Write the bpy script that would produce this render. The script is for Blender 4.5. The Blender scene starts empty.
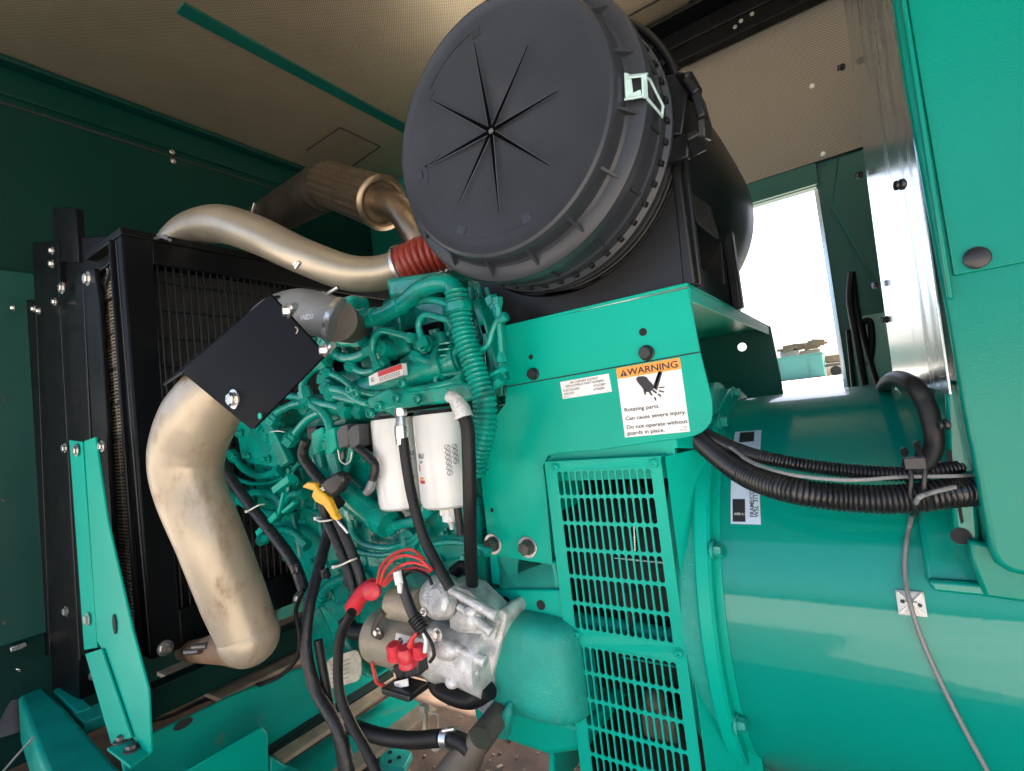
import bpy, bmesh, math, random
from mathutils import Vector, Matrix, noise
random.seed(7)
PI = math.pi
C = bpy.context.scene.collection
# ------------------------------------------------------------------ camera
CAM = Vector((0, 0, 1.55)); F = 516.8
BX = Vector((0.81856138, -0.12562618, -0.56051346))   # world X in image axes (right, down, forward)
BY = Vector((0.5633103, -0.01541864, 0.82610155))
BZ = Vector((-0.11242234, -0.99195783, 0.05814542))

def ray(px, py):
    v = Vector((px-512, py-385.5, F))
    return Vector((BX.dot(v), BY.dot(v), BZ.dot(v)))
def at(px, py, Y=None, X=None, Z=None):
    r = ray(px, py)
    if Y is not None: t = (Y-CAM.y)/r.y
    elif X is not None: t = (X-CAM.x)/r.x
    else: t = (Z-CAM.z)/r.z
    return CAM + r*t
def zc(p):
    d = p-CAM
    return BX.z*d.x+BY.z*d.y+BZ.z*d.z
def rpx(p, n): return n*zc(p)/F

# ------------------------------------------------------------------ materials
MATS = {}
def mat(name, col, rough=.5, metal=0, var=.12, vs=6, bump=.0, bs=60, coat=0, dirt=None, dscale=5, damt=.5, rv=.08, spec=.5, emit=None, stretch=None, perf=None, coatr=.12):
    m = bpy.data.materials.new(name); m.use_nodes = True
    nt = m.node_tree; N = nt.nodes; L = nt.links
    b = N['Principled BSDF']
    tc = N.new('ShaderNodeTexCoord'); geo = N.new('ShaderNodeNewGeometry')
    src = geo.outputs['Position']
    if stretch:
        mp = N.new('ShaderNodeMapping'); mp.inputs['Scale'].default_value = stretch
        L.new(src, mp.inputs['Vector']); src = mp.outputs['Vector']
    n1 = N.new('ShaderNodeTexNoise'); n1.inputs['Scale'].default_value = vs; n1.inputs['Detail'].default_value = 5
    L.new(src, n1.inputs['Vector'])
    mix = N.new('ShaderNodeMix'); mix.data_type = 'RGBA'
    mix.inputs['A'].default_value = (*[c*(1-var) for c in col], 1)
    mix.inputs['B'].default_value = (*[min(1, c*(1+var)) for c in col], 1)
    cr = N.new('ShaderNodeMapRange'); cr.inputs['From Min'].default_value = .35; cr.inputs['From Max'].default_value = .65
    L.new(n1.outputs['Fac'], cr.inputs['Value']); L.new(cr.outputs['Result'], mix.inputs['Factor'])
    out = mix.outputs['Result']
    if dirt:
        n2 = N.new('ShaderNodeTexNoise'); n2.inputs['Scale'].default_value = dscale; n2.inputs['Detail'].default_value = 9; n2.inputs['Roughness'].default_value = .68
        L.new(src, n2.inputs['Vector'])
        r2 = N.new('ShaderNodeMapRange'); r2.inputs['From Min'].default_value = .72-damt*.4; r2.inputs['From Max'].default_value = .92-damt*.4
        r2.inputs['To Max'].default_value = min(1, .35+damt)
        L.new(n2.outputs['Fac'], r2.inputs['Value'])
        mx = N.new('ShaderNodeMix'); mx.data_type = 'RGBA'; mx.inputs['B'].default_value = (*dirt, 1)
        L.new(out, mx.inputs['A']); L.new(r2.outputs['Result'], mx.inputs['Factor']); out = mx.outputs['Result']
        rr = N.new('ShaderNodeMapRange'); rr.inputs['To Min'].default_value = rough; rr.inputs['To Max'].default_value = min(1, rough+.35)
        L.new(r2.outputs['Result'], rr.inputs['Value']); L.new(rr.outputs['Result'], b.inputs['Roughness'])
    else:
        rr = N.new('ShaderNodeMapRange'); rr.inputs['To Min'].default_value = max(0.02, rough-rv); rr.inputs['To Max'].default_value = min(1, rough+rv)
        rr.inputs['From Min'].default_value = .3; rr.inputs['From Max'].default_value = .7
        L.new(n1.outputs['Fac'], rr.inputs['Value']); L.new(rr.outputs['Result'], b.inputs['Roughness'])
    if perf:
        # rows of punched holes: a staggered dot lattice on the two axes named
        ax, pitch = perf
        sp = N.new('ShaderNodeSeparateXYZ'); L.new(geo.outputs['Position'], sp.inputs[0])
        def M(op, a, bb=None):
            q = N.new('ShaderNodeMath'); q.operation = op
            for i, v in enumerate((a, bb)):
                if v is None: continue
                if hasattr(v, 'links'): L.new(v, q.inputs[i])
                else: q.inputs[i].default_value = v
            return q.outputs[0]
        u = M('DIVIDE', sp.outputs[ax[0]], pitch); w = M('DIVIDE', sp.outputs[ax[1]], pitch)
        s1 = M('SINE', M('MULTIPLY', M('ADD', u, w), PI)); s2 = M('SINE', M('MULTIPLY', M('SUBTRACT', u, w), PI))
        d = M('ABSOLUTE', M('MULTIPLY', s1, s2))
        hole = M('GREATER_THAN', d, .52)
        mh = N.new('ShaderNodeMix'); mh.data_type = 'RGBA'; mh.inputs['B'].default_value = (*[c*.4 for c in col], 1)
        L.new(out, mh.inputs['A']); L.new(hole, mh.inputs['Factor']); out = mh.outputs['Result']
    L.new(out, b.inputs['Base Color'])
    b.inputs['Metallic'].default_value = metal
    b.inputs['Specular IOR Level'].default_value = spec
    b.inputs['Coat Weight'].default_value = coat; b.inputs['Coat Roughness'].default_value = coatr
    if bump:
        nb = N.new('ShaderNodeTexNoise'); nb.inputs['Scale'].default_value = bs; nb.inputs['Detail'].default_value = 4
        L.new(src, nb.inputs['Vector'])
        bp = N.new('ShaderNodeBump'); bp.inputs['Strength'].default_value = bump; bp.inputs['Distance'].default_value = .002
        L.new(nb.outputs['Fac'], bp.inputs['Height']); L.new(bp.outputs['Normal'], b.inputs['Normal'])
        if coat: L.new(bp.outputs['Normal'], b.inputs['Coat Normal'])
    MATS[name] = m
    return m
G = (0.0, .345, .25)
mat('green_paint', G, .34, 0, .07, 5, .10, 260, coat=.03, spec=.16, dirt=(.06,.30,.22), dscale=13, damt=.16)
mat('green_gloss', (0.0,.20,.145), .26, 0, .05, 3, .10, 500, coat=.12, spec=.2)
mat('green_barrel', (0.0,.235,.18), .30, 0, .06, 3, .03, 120, coat=.7, coatr=.05, spec=.08, dirt=(.10,.26,.19), dscale=17, damt=.10)
mat('green_engine', (0.0,.25,.19), .26, 0, .16, 22, .35, 120, coat=.3, spec=.45, dirt=(.008,.035,.028), dscale=26, damt=.48)  # dark grime, made stronger to put shade contrast into the colour
mat('green_cast', (0.01,.30,.235), .40, 0, .12, 16, .8, 420, spec=.4, dirt=(.22,.36,.30), dscale=34, damt=.30)
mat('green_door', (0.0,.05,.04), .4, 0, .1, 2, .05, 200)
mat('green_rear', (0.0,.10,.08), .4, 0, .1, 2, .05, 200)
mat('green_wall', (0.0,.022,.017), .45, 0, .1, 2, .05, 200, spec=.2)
mat('green_skid', (0.0,.28,.21), .42, 0, .10, 7, .15, 120, spec=.28, dirt=(.16,.11,.065), dscale=15, damt=.34)
mat('black_steel', (.003,.0035,.0045), .40, 0, .2, 8, .08, 200, spec=.14)
mat('matte_black', (.003,.004,.006), .55, 0, .2, 8, .05, 200, spec=.06)
mat('black_dusty', (.006,.006,.006), .5, 0, .2, 8, .1, 150, dirt=(.07,.06,.045), dscale=10, damt=.25)
mat('black_plastic', (.008,.0085,.0095), .36, 0, .15, 6, .12, 220, spec=.3, dirt=(.05,.05,.055), dscale=7, damt=.25)
mat('cap_plastic', (.028,.031,.038), .33, 0, .12, 9, .06, 340, spec=.3, dirt=(.055,.057,.064), dscale=6, damt=.22)
mat('cap_groove_shade', (.0015,.0015,.002), .8, spec=.02)  # shade of the star grooves, put into the colour
mat('cap_emboss', (.080,.082,.092), .45, 0, .1, 30)
mat('rubber', (.009,.009,.009), .50, 0, .2, 20, .15, 120, dirt=(.05,.045,.04), dscale=20, damt=.2, spec=.3)
mat('loom', (.010,.010,.011), .45, 0, .3, 60, .9, 160)
mat('conduit', (.012,.012,.013), .30, 0, .2, 20)
mat('beige_pipe', (.40,.35,.27), .40, .62, .10, 8, .10, 80, dirt=(.12,.06,.03), dscale=48, damt=.06, stretch=(1,1,1))
mat('sand_pipe', (.36,.30,.22), .38, .35, .16, 9, .35, 50, dirt=(.20,.115,.055), dscale=24, damt=.48, stretch=(1,1,.55))
mat('rust_pipe', (.17,.095,.05), .6, .1, .3, 14, .3, 60, dirt=(.12,.06,.03), dscale=12, damt=.5)
mat('alu', (.60,.60,.58), .46, .45, .25, 40, 1.0, 300, dirt=(.20,.18,.15), dscale=30, damt=.38)
mat('alu_dark', (.21,.215,.22), .5, .3, .12, 16, .4, 180)
mat('starter_paint', (.42,.37,.28), .45, .3, .15, 14, .3, 100, dirt=(.10,.075,.05), dscale=16, damt=.35)
mat('zinc', (.55,.55,.54), .30, .9, .15, 30, .1, 200)
mat('bolt_dark', (.10,.09,.085), .42, .6, .2, 50, .2, 200)
mat('plate_metal', (.56,.62,.63), .17, .92, .12, 3, .15, 22, dirt=(.30,.37,.36), dscale=16, damt=.5, stretch=(1,1,.08))
mat('ceiling_panel', (.56,.48,.36), .38, .85, .04, 9, .15, 200, rv=.01, perf=((0,1), .009))
mat('rear_panel', (.24,.22,.19), .42, .35, .10, 1.5, .2, 200, perf=((0,2), .010))
mat('mesh_panel', (.30,.55,.46), .45, .3, .10, 3, .2, 200, perf=((0,2), .008))
mat('seam', (.01,.01,.01), .8)
mat('red_silicone', (.24,.03,.02), .42, 0, .15, 12, .2, 100)
mat('red_boot', (.62,.03,.045), .38, 0, .12, 20, .1, 100)
mat('red_wire', (.55,.035,.03), .4)
mat('yellow', (.75,.42,.02), .4, 0, .1, 20)
mat('white_paint', (.72,.72,.70), .30, 0, .04, 6, .05, 200, coat=.3)
mat('label_white', (.74,.73,.70), .38, 0, .03, 20)
mat('label_orange', (.80,.30,.03), .38, 0, .03, 20)
mat('label_red', (.55,.04,.03), .4)
mat('label_blue', (.45,.55,.66), .4, 0, .05, 30)
mat('ink', (.015,.015,.018), .5)
mat('ink_grey', (.10,.10,.11), .5)
mat('white_tie', (.72,.70,.62), .45)
mat('grey_wire', (.20,.20,.20), .45)
mat('grey_plastic', (.055,.058,.062), .45, 0, .1, 40, .1, 200)
mat('exhaust', (.24,.185,.13), .32, .85, .1, 18, .1, 90, dirt=(.07,.04,.025), dscale=15, damt=.4)
mat('exhaust_dark', (.035,.03,.025), .5, .4, .25, 12, .2, 90)
mat('rusty_floor', (.10,.06,.038), .8, 0, .35, 14, .8, 60, dirt=(.10,.07,.05), dscale=9, damt=.5)
mat('tan_grime', (.30,.22,.14), .75, 0, .25, 18, .5, 60, dirt=(.12,.08,.05), dscale=14, damt=.4)
mat('tan_hose', (.085,.072,.055), .6, 0, .2, 14, .3, 60, dirt=(.06,.05,.04), dscale=16, damt=.3)
mat('fins', (.34,.29,.22), .45, .4, .3, 40, .9, 300, stretch=(1,1,6))
mat('core_dark', (.004,.004,.0035), .7, 0, .4, 60, .8, 200)
mat('concrete', (.45,.41,.35), .85, 0, .10, .6, .3, 12)
mat('container_green', (.035,.17,.145), .5, 0, .1, .5)
mat('container_white', (.22,.21,.195), .6, 0, .1, .5)
mat('timber', (.12,.085,.05), .8, 0, .25, 2)
mat('dull_grey', (.06,.055,.05), .7)
mat('plug', (.012,.012,.013), .38)

# ------------------------------------------------------------------ mesh builder
def frame_of(t, up=Vector((0, 0, 1))):
    t = t.normalized()
    if abs(t.dot(up)) > .95: up = Vector((0, 1, 0)) if abs(t.y) < .9 else Vector((1, 0, 0))
    a = t.cross(up).normalized(); b = a.cross(t).normalized()
    return a, b
def spline(pts, n=8):
    pts = [Vector(p) for p in pts]
    if len(pts) < 3: return pts
    P = [pts[0]*2-pts[1]]+pts+[pts[-1]*2-pts[-2]]; out = []
    for i in range(1, len(P)-2):
        a, b, c, d = P[i-1], P[i], P[i+1], P[i+2]
        for k in range(n):
            t = k/n
            out.append(.5*((2*b)+(c-a)*t+(2*a-5*b+4*c-d)*t*t+(3*b-a-3*c+d)*t**3))
    out.append(pts[-1]); return out
def resample(pts, step):
    L = [0]
    for a, b in zip(pts, pts[1:]): L.append(L[-1]+(b-a).length)
    n = max(2, int(L[-1]/step)); out = []; j = 0
    for i in range(n+1):
        s = L[-1]*i/n
        while j < len(L)-2 and L[j+1] < s: j += 1
        u = (s-L[j])/max(1e-9, L[j+1]-L[j]); out.append(pts[j].lerp(pts[j+1], u))
    return out, L[-1]
class MB:
    def __init__(s): s.bm = bmesh.new()
    def ringtube(s, pts, rad, seg=16, cap=True, closed=False):
        n = len(pts); rings = []; a = None
        for i, p in enumerate(pts):
            if closed: t = pts[(i+1) % n]-pts[i-1]
            else: t = pts[min(i+1, n-1)]-pts[max(i-1, 0)]
            t = t.normalized() if t.length > 1e-9 else Vector((0, 0, 1))
            if a is None: a, b = frame_of(t)
            else:
                a = (a-t*a.dot(t)).normalized(); b = t.cross(a).normalized()
            if i == 0: b = t.cross(a).normalized()
            r = rad[i] if isinstance(rad, (list, tuple)) else rad
            rings.append([s.bm.verts.new(p+(a*math.cos(2*PI*k/seg)+b*math.sin(2*PI*k/seg))*r) for k in range(seg)])
        m = n if closed else n-1
        for i in range(m):
            A, Bq = rings[i], rings[(i+1) % n]
            for k in range(seg):
                s.bm.faces.new((A[k], A[(k+1) % seg], Bq[(k+1) % seg], Bq[k]))
        if cap and not closed:
            s.bm.faces.new(rings[0][::-1]); s.bm.faces.new(rings[-1])
        return s
    def tube(s, pts, r, seg=16, n=8):
        return s.ringtube(spline(pts, n), r, seg)
    def taper(s, pts, rads, seg=20, n=8):
        sp = spline(pts, n); k = len(rads)-1; R = []
        for i in range(len(sp)):
            u = i/(len(sp)-1)*k; j = min(int(u), k-1); R.append(rads[j]+(rads[j+1]-rads[j])*(u-j))
        return s.ringtube(sp, R, seg)
    def corr(s, pts, r, pitch=.006, amp=.0012, seg=16):
        sp, L = resample(spline(pts, 10), pitch/4)
        return s.ringtube(sp, [r+amp*(1, .6, -1, .6)[i % 4] for i in range(len(sp))], seg)
    def lathe(s, prof, o, ax, seg=48, cap=True, up=Vector((0, 0, 1))):
        ax = Vector(ax).normalized(); a, b = frame_of(ax, up); b = ax.cross(a); rings = []
        for t, r in prof:
            rings.append([s.bm.verts.new(Vector(o)+ax*t+(a*math.cos(2*PI*k/seg)+b*math.sin(2*PI*k/seg))*max(r, 1e-5)) for k in range(seg)])
        for A, Bq in zip(rings, rings[1:]):
            for k in range(seg): s.bm.faces.new((A[k], A[(k+1) % seg], Bq[(k+1) % seg], Bq[k]))
        if cap: s.bm.faces.new(rings[0][::-1]); s.bm.faces.new(rings[-1])
        return s
    def cyl(s, p, q, r, seg=20, r2=None):
        p = Vector(p); q = Vector(q)
        return s.lathe([(0, r), ((q-p).length, r if r2 is None else r2)], p, q-p, seg)
    def box(s, c, d, R=None):
        c = Vector(c); M = R or Matrix.Identity(3); V = []
        for x in (-1, 1):
            for y in (-1, 1):
                for z in (-1, 1): V.append(s.bm.verts.new(c+M @ Vector((x*d[0]/2, y*d[1]/2, z*d[2]/2))))
        for f in ((0,1,3,2), (4,6,7,5), (0,4,5,1), (2,3,7,6), (0,2,6,4), (1,5,7,3)): s.bm.faces.new([V[i] for i in f])
        return s
    def bar(s, p, q, w, h, up=Vector((0, 0, 1))):
        p = Vector(p); q = Vector(q); t = (q-p); a, b = frame_of(t, up)
        M = Matrix((t.normalized(), a, b)).transposed()
        return s.box((p+q)/2, (t.length, w, h), M)
    def prism(s, pts, v):
        v = Vector(v); A = [s.bm.verts.new(Vector(p)) for p in pts]; Bq = [s.bm.verts.new(Vector(p)+v) for p in pts]; n = len(A)
        s.bm.faces.new(A); s.bm.faces.new(Bq[::-1])
        for i in range(n): s.bm.faces.new((A[i], Bq[i], Bq[(i+1) % n], A[(i+1) % n]))
        return s
    def bolt(s, p, n, r=.009, h=.007, washer=True, rot=.3):
        p = Vector(p); n = Vector(n).normalized()
        if washer: s.lathe([(0, r*1.45), (h*.28, r*1.45), (h*.3, r*1.1)], p, n, 24)
        a, b = frame_of(n); b = n.cross(a); rings = []
        for t, k in ((h*.2, 1), (h*.85, 1), (h, .86)):
            rings.append([s.bm.verts.new(p+n*t+(a*math.cos(rot+PI*j/3)+b*math.sin(rot+PI*j/3))*r*k) for j in range(6)])
        for A, Bq in zip(rings, rings[1:]):
            for k in range(6): s.bm.faces.new((A[k], A[(k+1) % 6], Bq[(k+1) % 6], Bq[k]))
        s.bm.faces.new(rings[0][::-1]); s.bm.faces.new(rings[-1]); return s
    def ball(s, c, r, sc=(1, 1, 1), seg=16):
        c = Vector(c); rs = [];
        n = seg//2
        for i in range(1, n):
            th = PI*i/n
            rs.append([s.bm.verts.new(c+Vector((r*sc[0]*math.sin(th)*math.cos(2*PI*k/seg), r*sc[1]*math.sin(th)*math.sin(2*PI*k/seg), r*sc[2]*math.cos(th)))) for k in range(seg)])
        for A, Bq in zip(rs, rs[1:]):
            for k in range(seg): s.bm.faces.new((A[k], Bq[k], Bq[(k+1) % seg], A[(k+1) % seg]))
        s.bm.faces.new(rs[0]); s.bm.faces.new(rs[-1][::-1]); return s
    def ngon(s, pts):
        s.bm.faces.new([s.bm.verts.new(Vector(p)) for p in pts]); return s

WL = {}
def build(mb, name, m, parent=None, bevel=0, angle=38, smooth=True, bseg=2, recalc=True):
    bm = mb.bm
    if recalc: bmesh.ops.recalc_face_normals(bm, faces=bm.faces)
    if parent is None:
        vs = [v.co for v in bm.verts]
        o = Vector(((min(v.x for v in vs)+max(v.x for v in vs))/2, (min(v.y for v in vs)+max(v.y for v in vs))/2, min(v.z for v in vs)))
    else: o = WL[parent.name]
    bmesh.ops.translate(bm, verts=bm.verts, vec=-o)
    me = bpy.data.meshes.new(name); bm.to_mesh(me); bm.free()
    if smooth and len(me.polygons):
        me.polygons.foreach_set('use_smooth', [True]*len(me.polygons))
        me.set_sharp_from_angle(angle=math.radians(angle))
    me.materials.append(MATS[m])
    ob = bpy.data.objects.new(name, me); C.objects.link(ob)
    if parent is None: ob.location = o
    else: ob.parent = parent
    WL[ob.name] = o
    if bevel:
        bv = ob.modifiers.new('bevel', 'BEVEL'); bv.width = bevel; bv.segments = bseg; bv.limit_method = 'ANGLE'; bv.angle_limit = math.radians(40)
        bv.harden_normals = False
    return ob
def build_each(mb, name, m, parent, **kw):
    bm = mb.bm; left = set(bm.verts); isl = []
    while left:
        st_ = [left.pop()]; comp = set(st_)
        while st_:
            v = st_.pop()
            for e_ in v.link_edges:
                w_ = e_.other_vert(v)
                if w_ in left: left.discard(w_); comp.add(w_); st_.append(w_)
        lo = [min(v.co[i] for v in comp)-.0006 for i in range(3)]; hi = [max(v.co[i] for v in comp)+.0006 for i in range(3)]
        isl.append([comp, lo, hi])
    i = 0
    while i < len(isl):
        j = i+1; merged = False
        while j < len(isl):
            A, B_ = isl[i], isl[j]
            if all(A[1][k] <= B_[2][k] and B_[1][k] <= A[2][k] for k in range(3)):
                isl[i] = [A[0] | B_[0], [min(a, b) for a, b in zip(A[1], B_[1])], [max(a, b) for a, b in zip(A[2], B_[2])]]
                isl.pop(j); merged = True
            else: j += 1
        if not merged: i += 1
    out = []
    for comp, lo, hi in isl:
        q = MB(); mp = {v: q.bm.verts.new(v.co) for v in comp}
        for f in bm.faces:
            if f.verts[0] in comp: q.bm.faces.new([mp[v] for v in f.verts])
        out.append(build(q, name, m, parent, **kw))
    bm.free()
    return out
def tag(o, label, cat, group=None):
    o['label'] = label; o['category'] = cat
    if group: o['group'] = group
    return o
def thing(name, label, cat, loc, group=None):
    o = bpy.data.objects.new(name, None); C.objects.link(o); o.location = loc; o.empty_display_size = .05
    WL[o.name] = Vector(loc); return tag(o, label, cat, group)
def struct(o): o['kind'] = 'structure'; return o

# flat writing: text laid through a mapping fn(u, v) -> world point
def add_text(mb, s, fn, u0, v0, size, align='LEFT', bold=0.0, sx=1.0):
    cu = bpy.data.curves.new('txt', 'FONT'); cu.body = s; cu.size = size; cu.align_x = align; cu.offset = bold; cu.fill_mode = 'FRONT'; cu.resolution_u = 3
    ob = bpy.data.objects.new('txt', cu); C.objects.link(ob); bpy.context.view_layer.update()
    me = bpy.data.meshes.new_from_object(ob.evaluated_get(bpy.context.evaluated_depsgraph_get()))
    vs = [mb.bm.verts.new(fn(u0+v.co.x*sx, v0+v.co.y)) for v in me.vertices]
    for p in me.polygons:
        try: mb.bm.faces.new([vs[i] for i in p.vertices])
        except ValueError: pass
    bpy.data.objects.remove(ob); bpy.data.curves.remove(cu); bpy.data.meshes.remove(me)
    return mb
def sheet(mb, fn, u0, v0, u1, v1, nu=1, nv=1):
    V = [[mb.bm.verts.new(fn(u0+(u1-u0)*i/nu, v0+(v1-v0)*j/nv)) for j in range(nv+1)] for i in range(nu+1)]
    for i in range(nu):
        for j in range(nv): mb.bm.faces.new((V[i][j], V[i+1][j], V[i+1][j+1], V[i][j+1]))
    return mb
def planefn(o, ur, uu, off=0):
    ur = Vector(ur).normalized(); uu = Vector(uu).normalized(); n = ur.cross(uu).normalized()
    return lambda u, v, o=Vector(o)+n*off: o+ur*u+uu*v
def H(px, py, Y): return at(px, py, Y=Y)
def HP(l, Y=None): return [at(p[0], p[1], Y=(p[2] if len(p) > 2 else Y)) for p in l]

# ================================================================== SETTING
g = MB(); g.box((0, 200, -.06), (1600, 1600, .12)); struct(build(g, 'ground', 'concrete', smooth=False))

XW, YN, YF, ZT = -2.34, .04, 2.12, 2.98
# ---- roof of the enclosure
rf = thing('enclosure_roof', 'brown perforated metal roof lining with a green joint strip above the engine', 'roof', (-.5, 1.1, ZT))
m = MB(); m.box((-.42, (YN+YF)/2, ZT+.025), (3.88, YF-YN, .05)); build(m, 'lining', 'ceiling_panel', rf, smooth=False)
m = MB(); m.box((-.42, YN-1.02, ZT+.03), (3.88, 2.0, .04)); build(m, 'added_canopy', 'green_wall', rf)  # unseen overhang, added to cut the sky light and its reflection on the barrel
m = MB(); a = at(178, 8, Z=ZT); b = at(400, 125, Z=ZT)
m.box((a.x+.012, (a.y+YF)/2+.0, ZT-.005), (.055, YF-a.y, .008)); build(m, 'joint_strip', 'green_door', rf)
m = MB()
def seam(z, l, w=.006):
    P = [at(*q, Z=z) for q in l]
    for p, q in zip(P, P[1:]): m.bar(p-Vector((0,0,.0025)), q-Vector((0,0,.0025)), w, .003)
seam(ZT, [(306,150),(340,127),(380,146),(352,166)]); seam(ZT, [(628,16),(665,-4)]); seam(ZT, [(690,0),(701,22)], .012)
m.box((-1.66, .4, ZT-.0025), (.006, .7, .003))
build_each(m, 'panel_seam', 'seam', rf, smooth=False)
m = MB(); p = at(730, -8, Z=ZT-.004); m.box((p.x+.12, p.y-.0, ZT-.006), (.28, .16, .006)); build(m, 'patch_plate', 'green_wall', rf)
# ---- end wall
ew = thing('end_wall', 'dark green end wall of the enclosure behind the radiator', 'wall', (XW, 1.1, 0))
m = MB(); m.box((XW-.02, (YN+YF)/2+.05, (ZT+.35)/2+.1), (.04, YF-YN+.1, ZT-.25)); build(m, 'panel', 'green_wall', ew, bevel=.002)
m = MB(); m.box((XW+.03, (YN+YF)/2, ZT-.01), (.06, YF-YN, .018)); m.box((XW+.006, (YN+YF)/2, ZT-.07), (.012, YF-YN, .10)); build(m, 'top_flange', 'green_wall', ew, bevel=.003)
m = MB(); m.box((XW+.003, (YN+YF)/2, 2.83), (.006, YF-YN, .006)); build(m, 'fold_line', 'seam', ew)
m = MB()
for px, py in ((172,152),(173,161)): m.bolt(at(px, py, X=XW+.01), (1,0,0), .008, .01)
build_each(m, 'screw', 'zinc', ew)
m = MB()
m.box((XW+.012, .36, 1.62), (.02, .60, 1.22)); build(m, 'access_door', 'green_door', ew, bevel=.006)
m = MB(); m.box((XW+.026, .40, 1.62), (.006, .006, 1.2)); build(m, 'door_seam', 'seam', ew)
m = MB(); m.bar(at(10,650,X=XW+.03), at(26,644,X=XW+.03), .012, .016); build(m, 'door_latch', 'zinc', ew, bevel=.002)
m = MB()
for q in ((4,623),(4,500),(5,400)): m.bolt(at(*q, X=XW+.023), (1,0,0), .004, .005)
build_each(m, 'door_screw', 'bolt_dark', ew)
# ---- rear wall: a doorway to the yard, lined panel above
DX0, DX1, DZ1 = -1.62, -.055, 2.232
rw = thing('rear_wall', 'rear wall of the enclosure with perforated lining over the open doorway', 'wall', (-.4, YF, .4))
m = MB(); zl = 2.31
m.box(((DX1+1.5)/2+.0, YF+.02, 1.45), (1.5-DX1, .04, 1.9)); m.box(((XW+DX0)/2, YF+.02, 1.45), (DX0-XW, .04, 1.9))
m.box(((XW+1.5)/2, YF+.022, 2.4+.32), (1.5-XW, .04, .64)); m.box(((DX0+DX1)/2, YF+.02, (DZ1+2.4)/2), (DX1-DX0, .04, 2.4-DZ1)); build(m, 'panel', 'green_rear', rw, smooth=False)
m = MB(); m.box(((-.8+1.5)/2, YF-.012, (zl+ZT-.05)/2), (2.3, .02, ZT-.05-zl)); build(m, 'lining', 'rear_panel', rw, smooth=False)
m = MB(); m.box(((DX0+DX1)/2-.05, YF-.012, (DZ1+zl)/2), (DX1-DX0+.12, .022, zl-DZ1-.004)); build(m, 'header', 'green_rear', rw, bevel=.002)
m = MB(); m.box((.10, YF-.03, 1.68), (.22, .04, .30)) if False else None
m.bm.free(); m = MB(); m.prism([(.02,YF-.03,2.30),(.30,YF-.03,2.30),(.30,YF-.03,1.70),(.16,YF-.03,1.70),(.10,YF-.03,1.74),(-.02,YF-.03,2.14)], (0,.025,0)); build(m, 'gusset', 'green_rear', rw, bevel=.006)
m = MB(); m.box((.12, YF-.012, 1.5), (.28, .02, .50)); build(m, 'perforated_panel', 'mesh_panel', rw, smooth=False)
m = MB()
for px, py in ((812,86),(823,154),(842,159)): m.bolt(at(px, py, Y=YF-.022), (0,-1,0), .0055, .006)
build_each(m, 'screw', 'zinc', rw)
# door leaf swung outward
dl = thing('rear_door', 'narrow green door leaf standing open beyond the rear doorway', 'door', (DX1+.01, YF+.05, .7))
m = MB(); m.prism([(DX1+.005,YF+.045,.7),(DX1+.035,YF+.045,.7),(DX1+.055,YF+.62,.7),(DX1+.03,YF+.62,.7)], (0,0,1.50)); build(m, 'leaf', 'green_rear', dl, bevel=.004)
m = MB(); m.box((DX1+.003, YF+.02, 1.45), (.004, .06, 1.5)); m.box((DX1-.002,YF-.005,1.46),(.012,.004,1.52)); build(m, 'edge_trim', 'plate_metal', dl, bevel=.001)
# black beam along the rear top edge
bm_ = thing('roof_beam', 'black steel roof beam with slotted holes above the air cleaner', 'beam', (0, YF-.1, ZT-.12))
m = MB(); p = at(683, 68, Y=YF-.03)
m.box((.0, YF-.055, ZT-.075), (2.6, .045, .13)); m.box((0, YF-.115, ZT-.012), (2.6, .11, .014)); m.box((0, YF-.115, ZT-.10), (2.6, .012, .012)); build(m, 'channel', 'black_steel', bm_, bevel=.003)
m = MB()
for px, py in ((741,21),(752,14),(735,27)): m.bolt(at(px, py, Y=YF-.08), (0,-1,0), .005, .005)
build_each(m, 'screw', 'zinc', bm_)
# floor of the enclosure (tank top)
m = MB(); m.box((-.45, 1.08, .60), (3.78, 2.06, .06)); struct(build(m, 'floor', 'rusty_floor', smooth=False))
# right end, beyond the control box
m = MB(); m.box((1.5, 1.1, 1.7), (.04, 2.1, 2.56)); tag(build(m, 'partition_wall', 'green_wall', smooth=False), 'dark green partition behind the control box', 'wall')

# ================================================================== YARD
def yard_box(name, label, cat, p0, p1, Y, z0, z1, dep, mt, parent=None):
    a = at(p0, 375, Y=Y).x; b = at(p1, 375, Y=Y).x
    m = MB(); m.box(((a+b)/2, Y+dep/2, (z0+z1)/2), (b-a, dep, z1-z0)); return m, a, b
Y0 = 44
ZB = at(800,380,Y=Y0).z
m = MB(); m.prism([(-60,5,-.3),(-60,5,.0),(-60,Y0-6,ZB),(-60,Y0+60,ZB+.1),(-60,Y0+60,-.3)], (120,0,0)); struct(build(m, 'yard_ground', 'concrete', smooth=False))
zf = lambda py, px: at(px, py, Y=Y0).z
t = thing('generator_container', 'pale green container standing far off in the yard beyond the doorway', 'container', (at(800,375,Y=Y0).x, Y0, ZB))
m, a, b = yard_box('', '', '', 700, 825, Y0, ZB+.05, ZB+1.75, 2.4, ''); build(m, 'body', 'container_green', t, bevel=.03)
m = MB(); m.box(((a+b)/2, Y0+1.2, ZB+1.8), (b-a+.1, 2.5, .1)); build(m, 'lid', 'container_green', t)
m = MB()
for k in range(4): m.box((b-.9-k*2.0, Y0-.02, ZB+.9), (.05, .05, 1.3))
build_each(m, 'rib', 'container_green', t)
m = MB(); m.box(((a+b)/2, Y0-.01, ZB+.06), (b-a, .04, .1)); build(m, 'base_rail', 'dull_grey', t)
t = thing('stacked_crate', 'pale crates piled behind the green container in the yard', 'crate', (at(795,360,Y=Y0+4).x, Y0+4, ZB))
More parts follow.
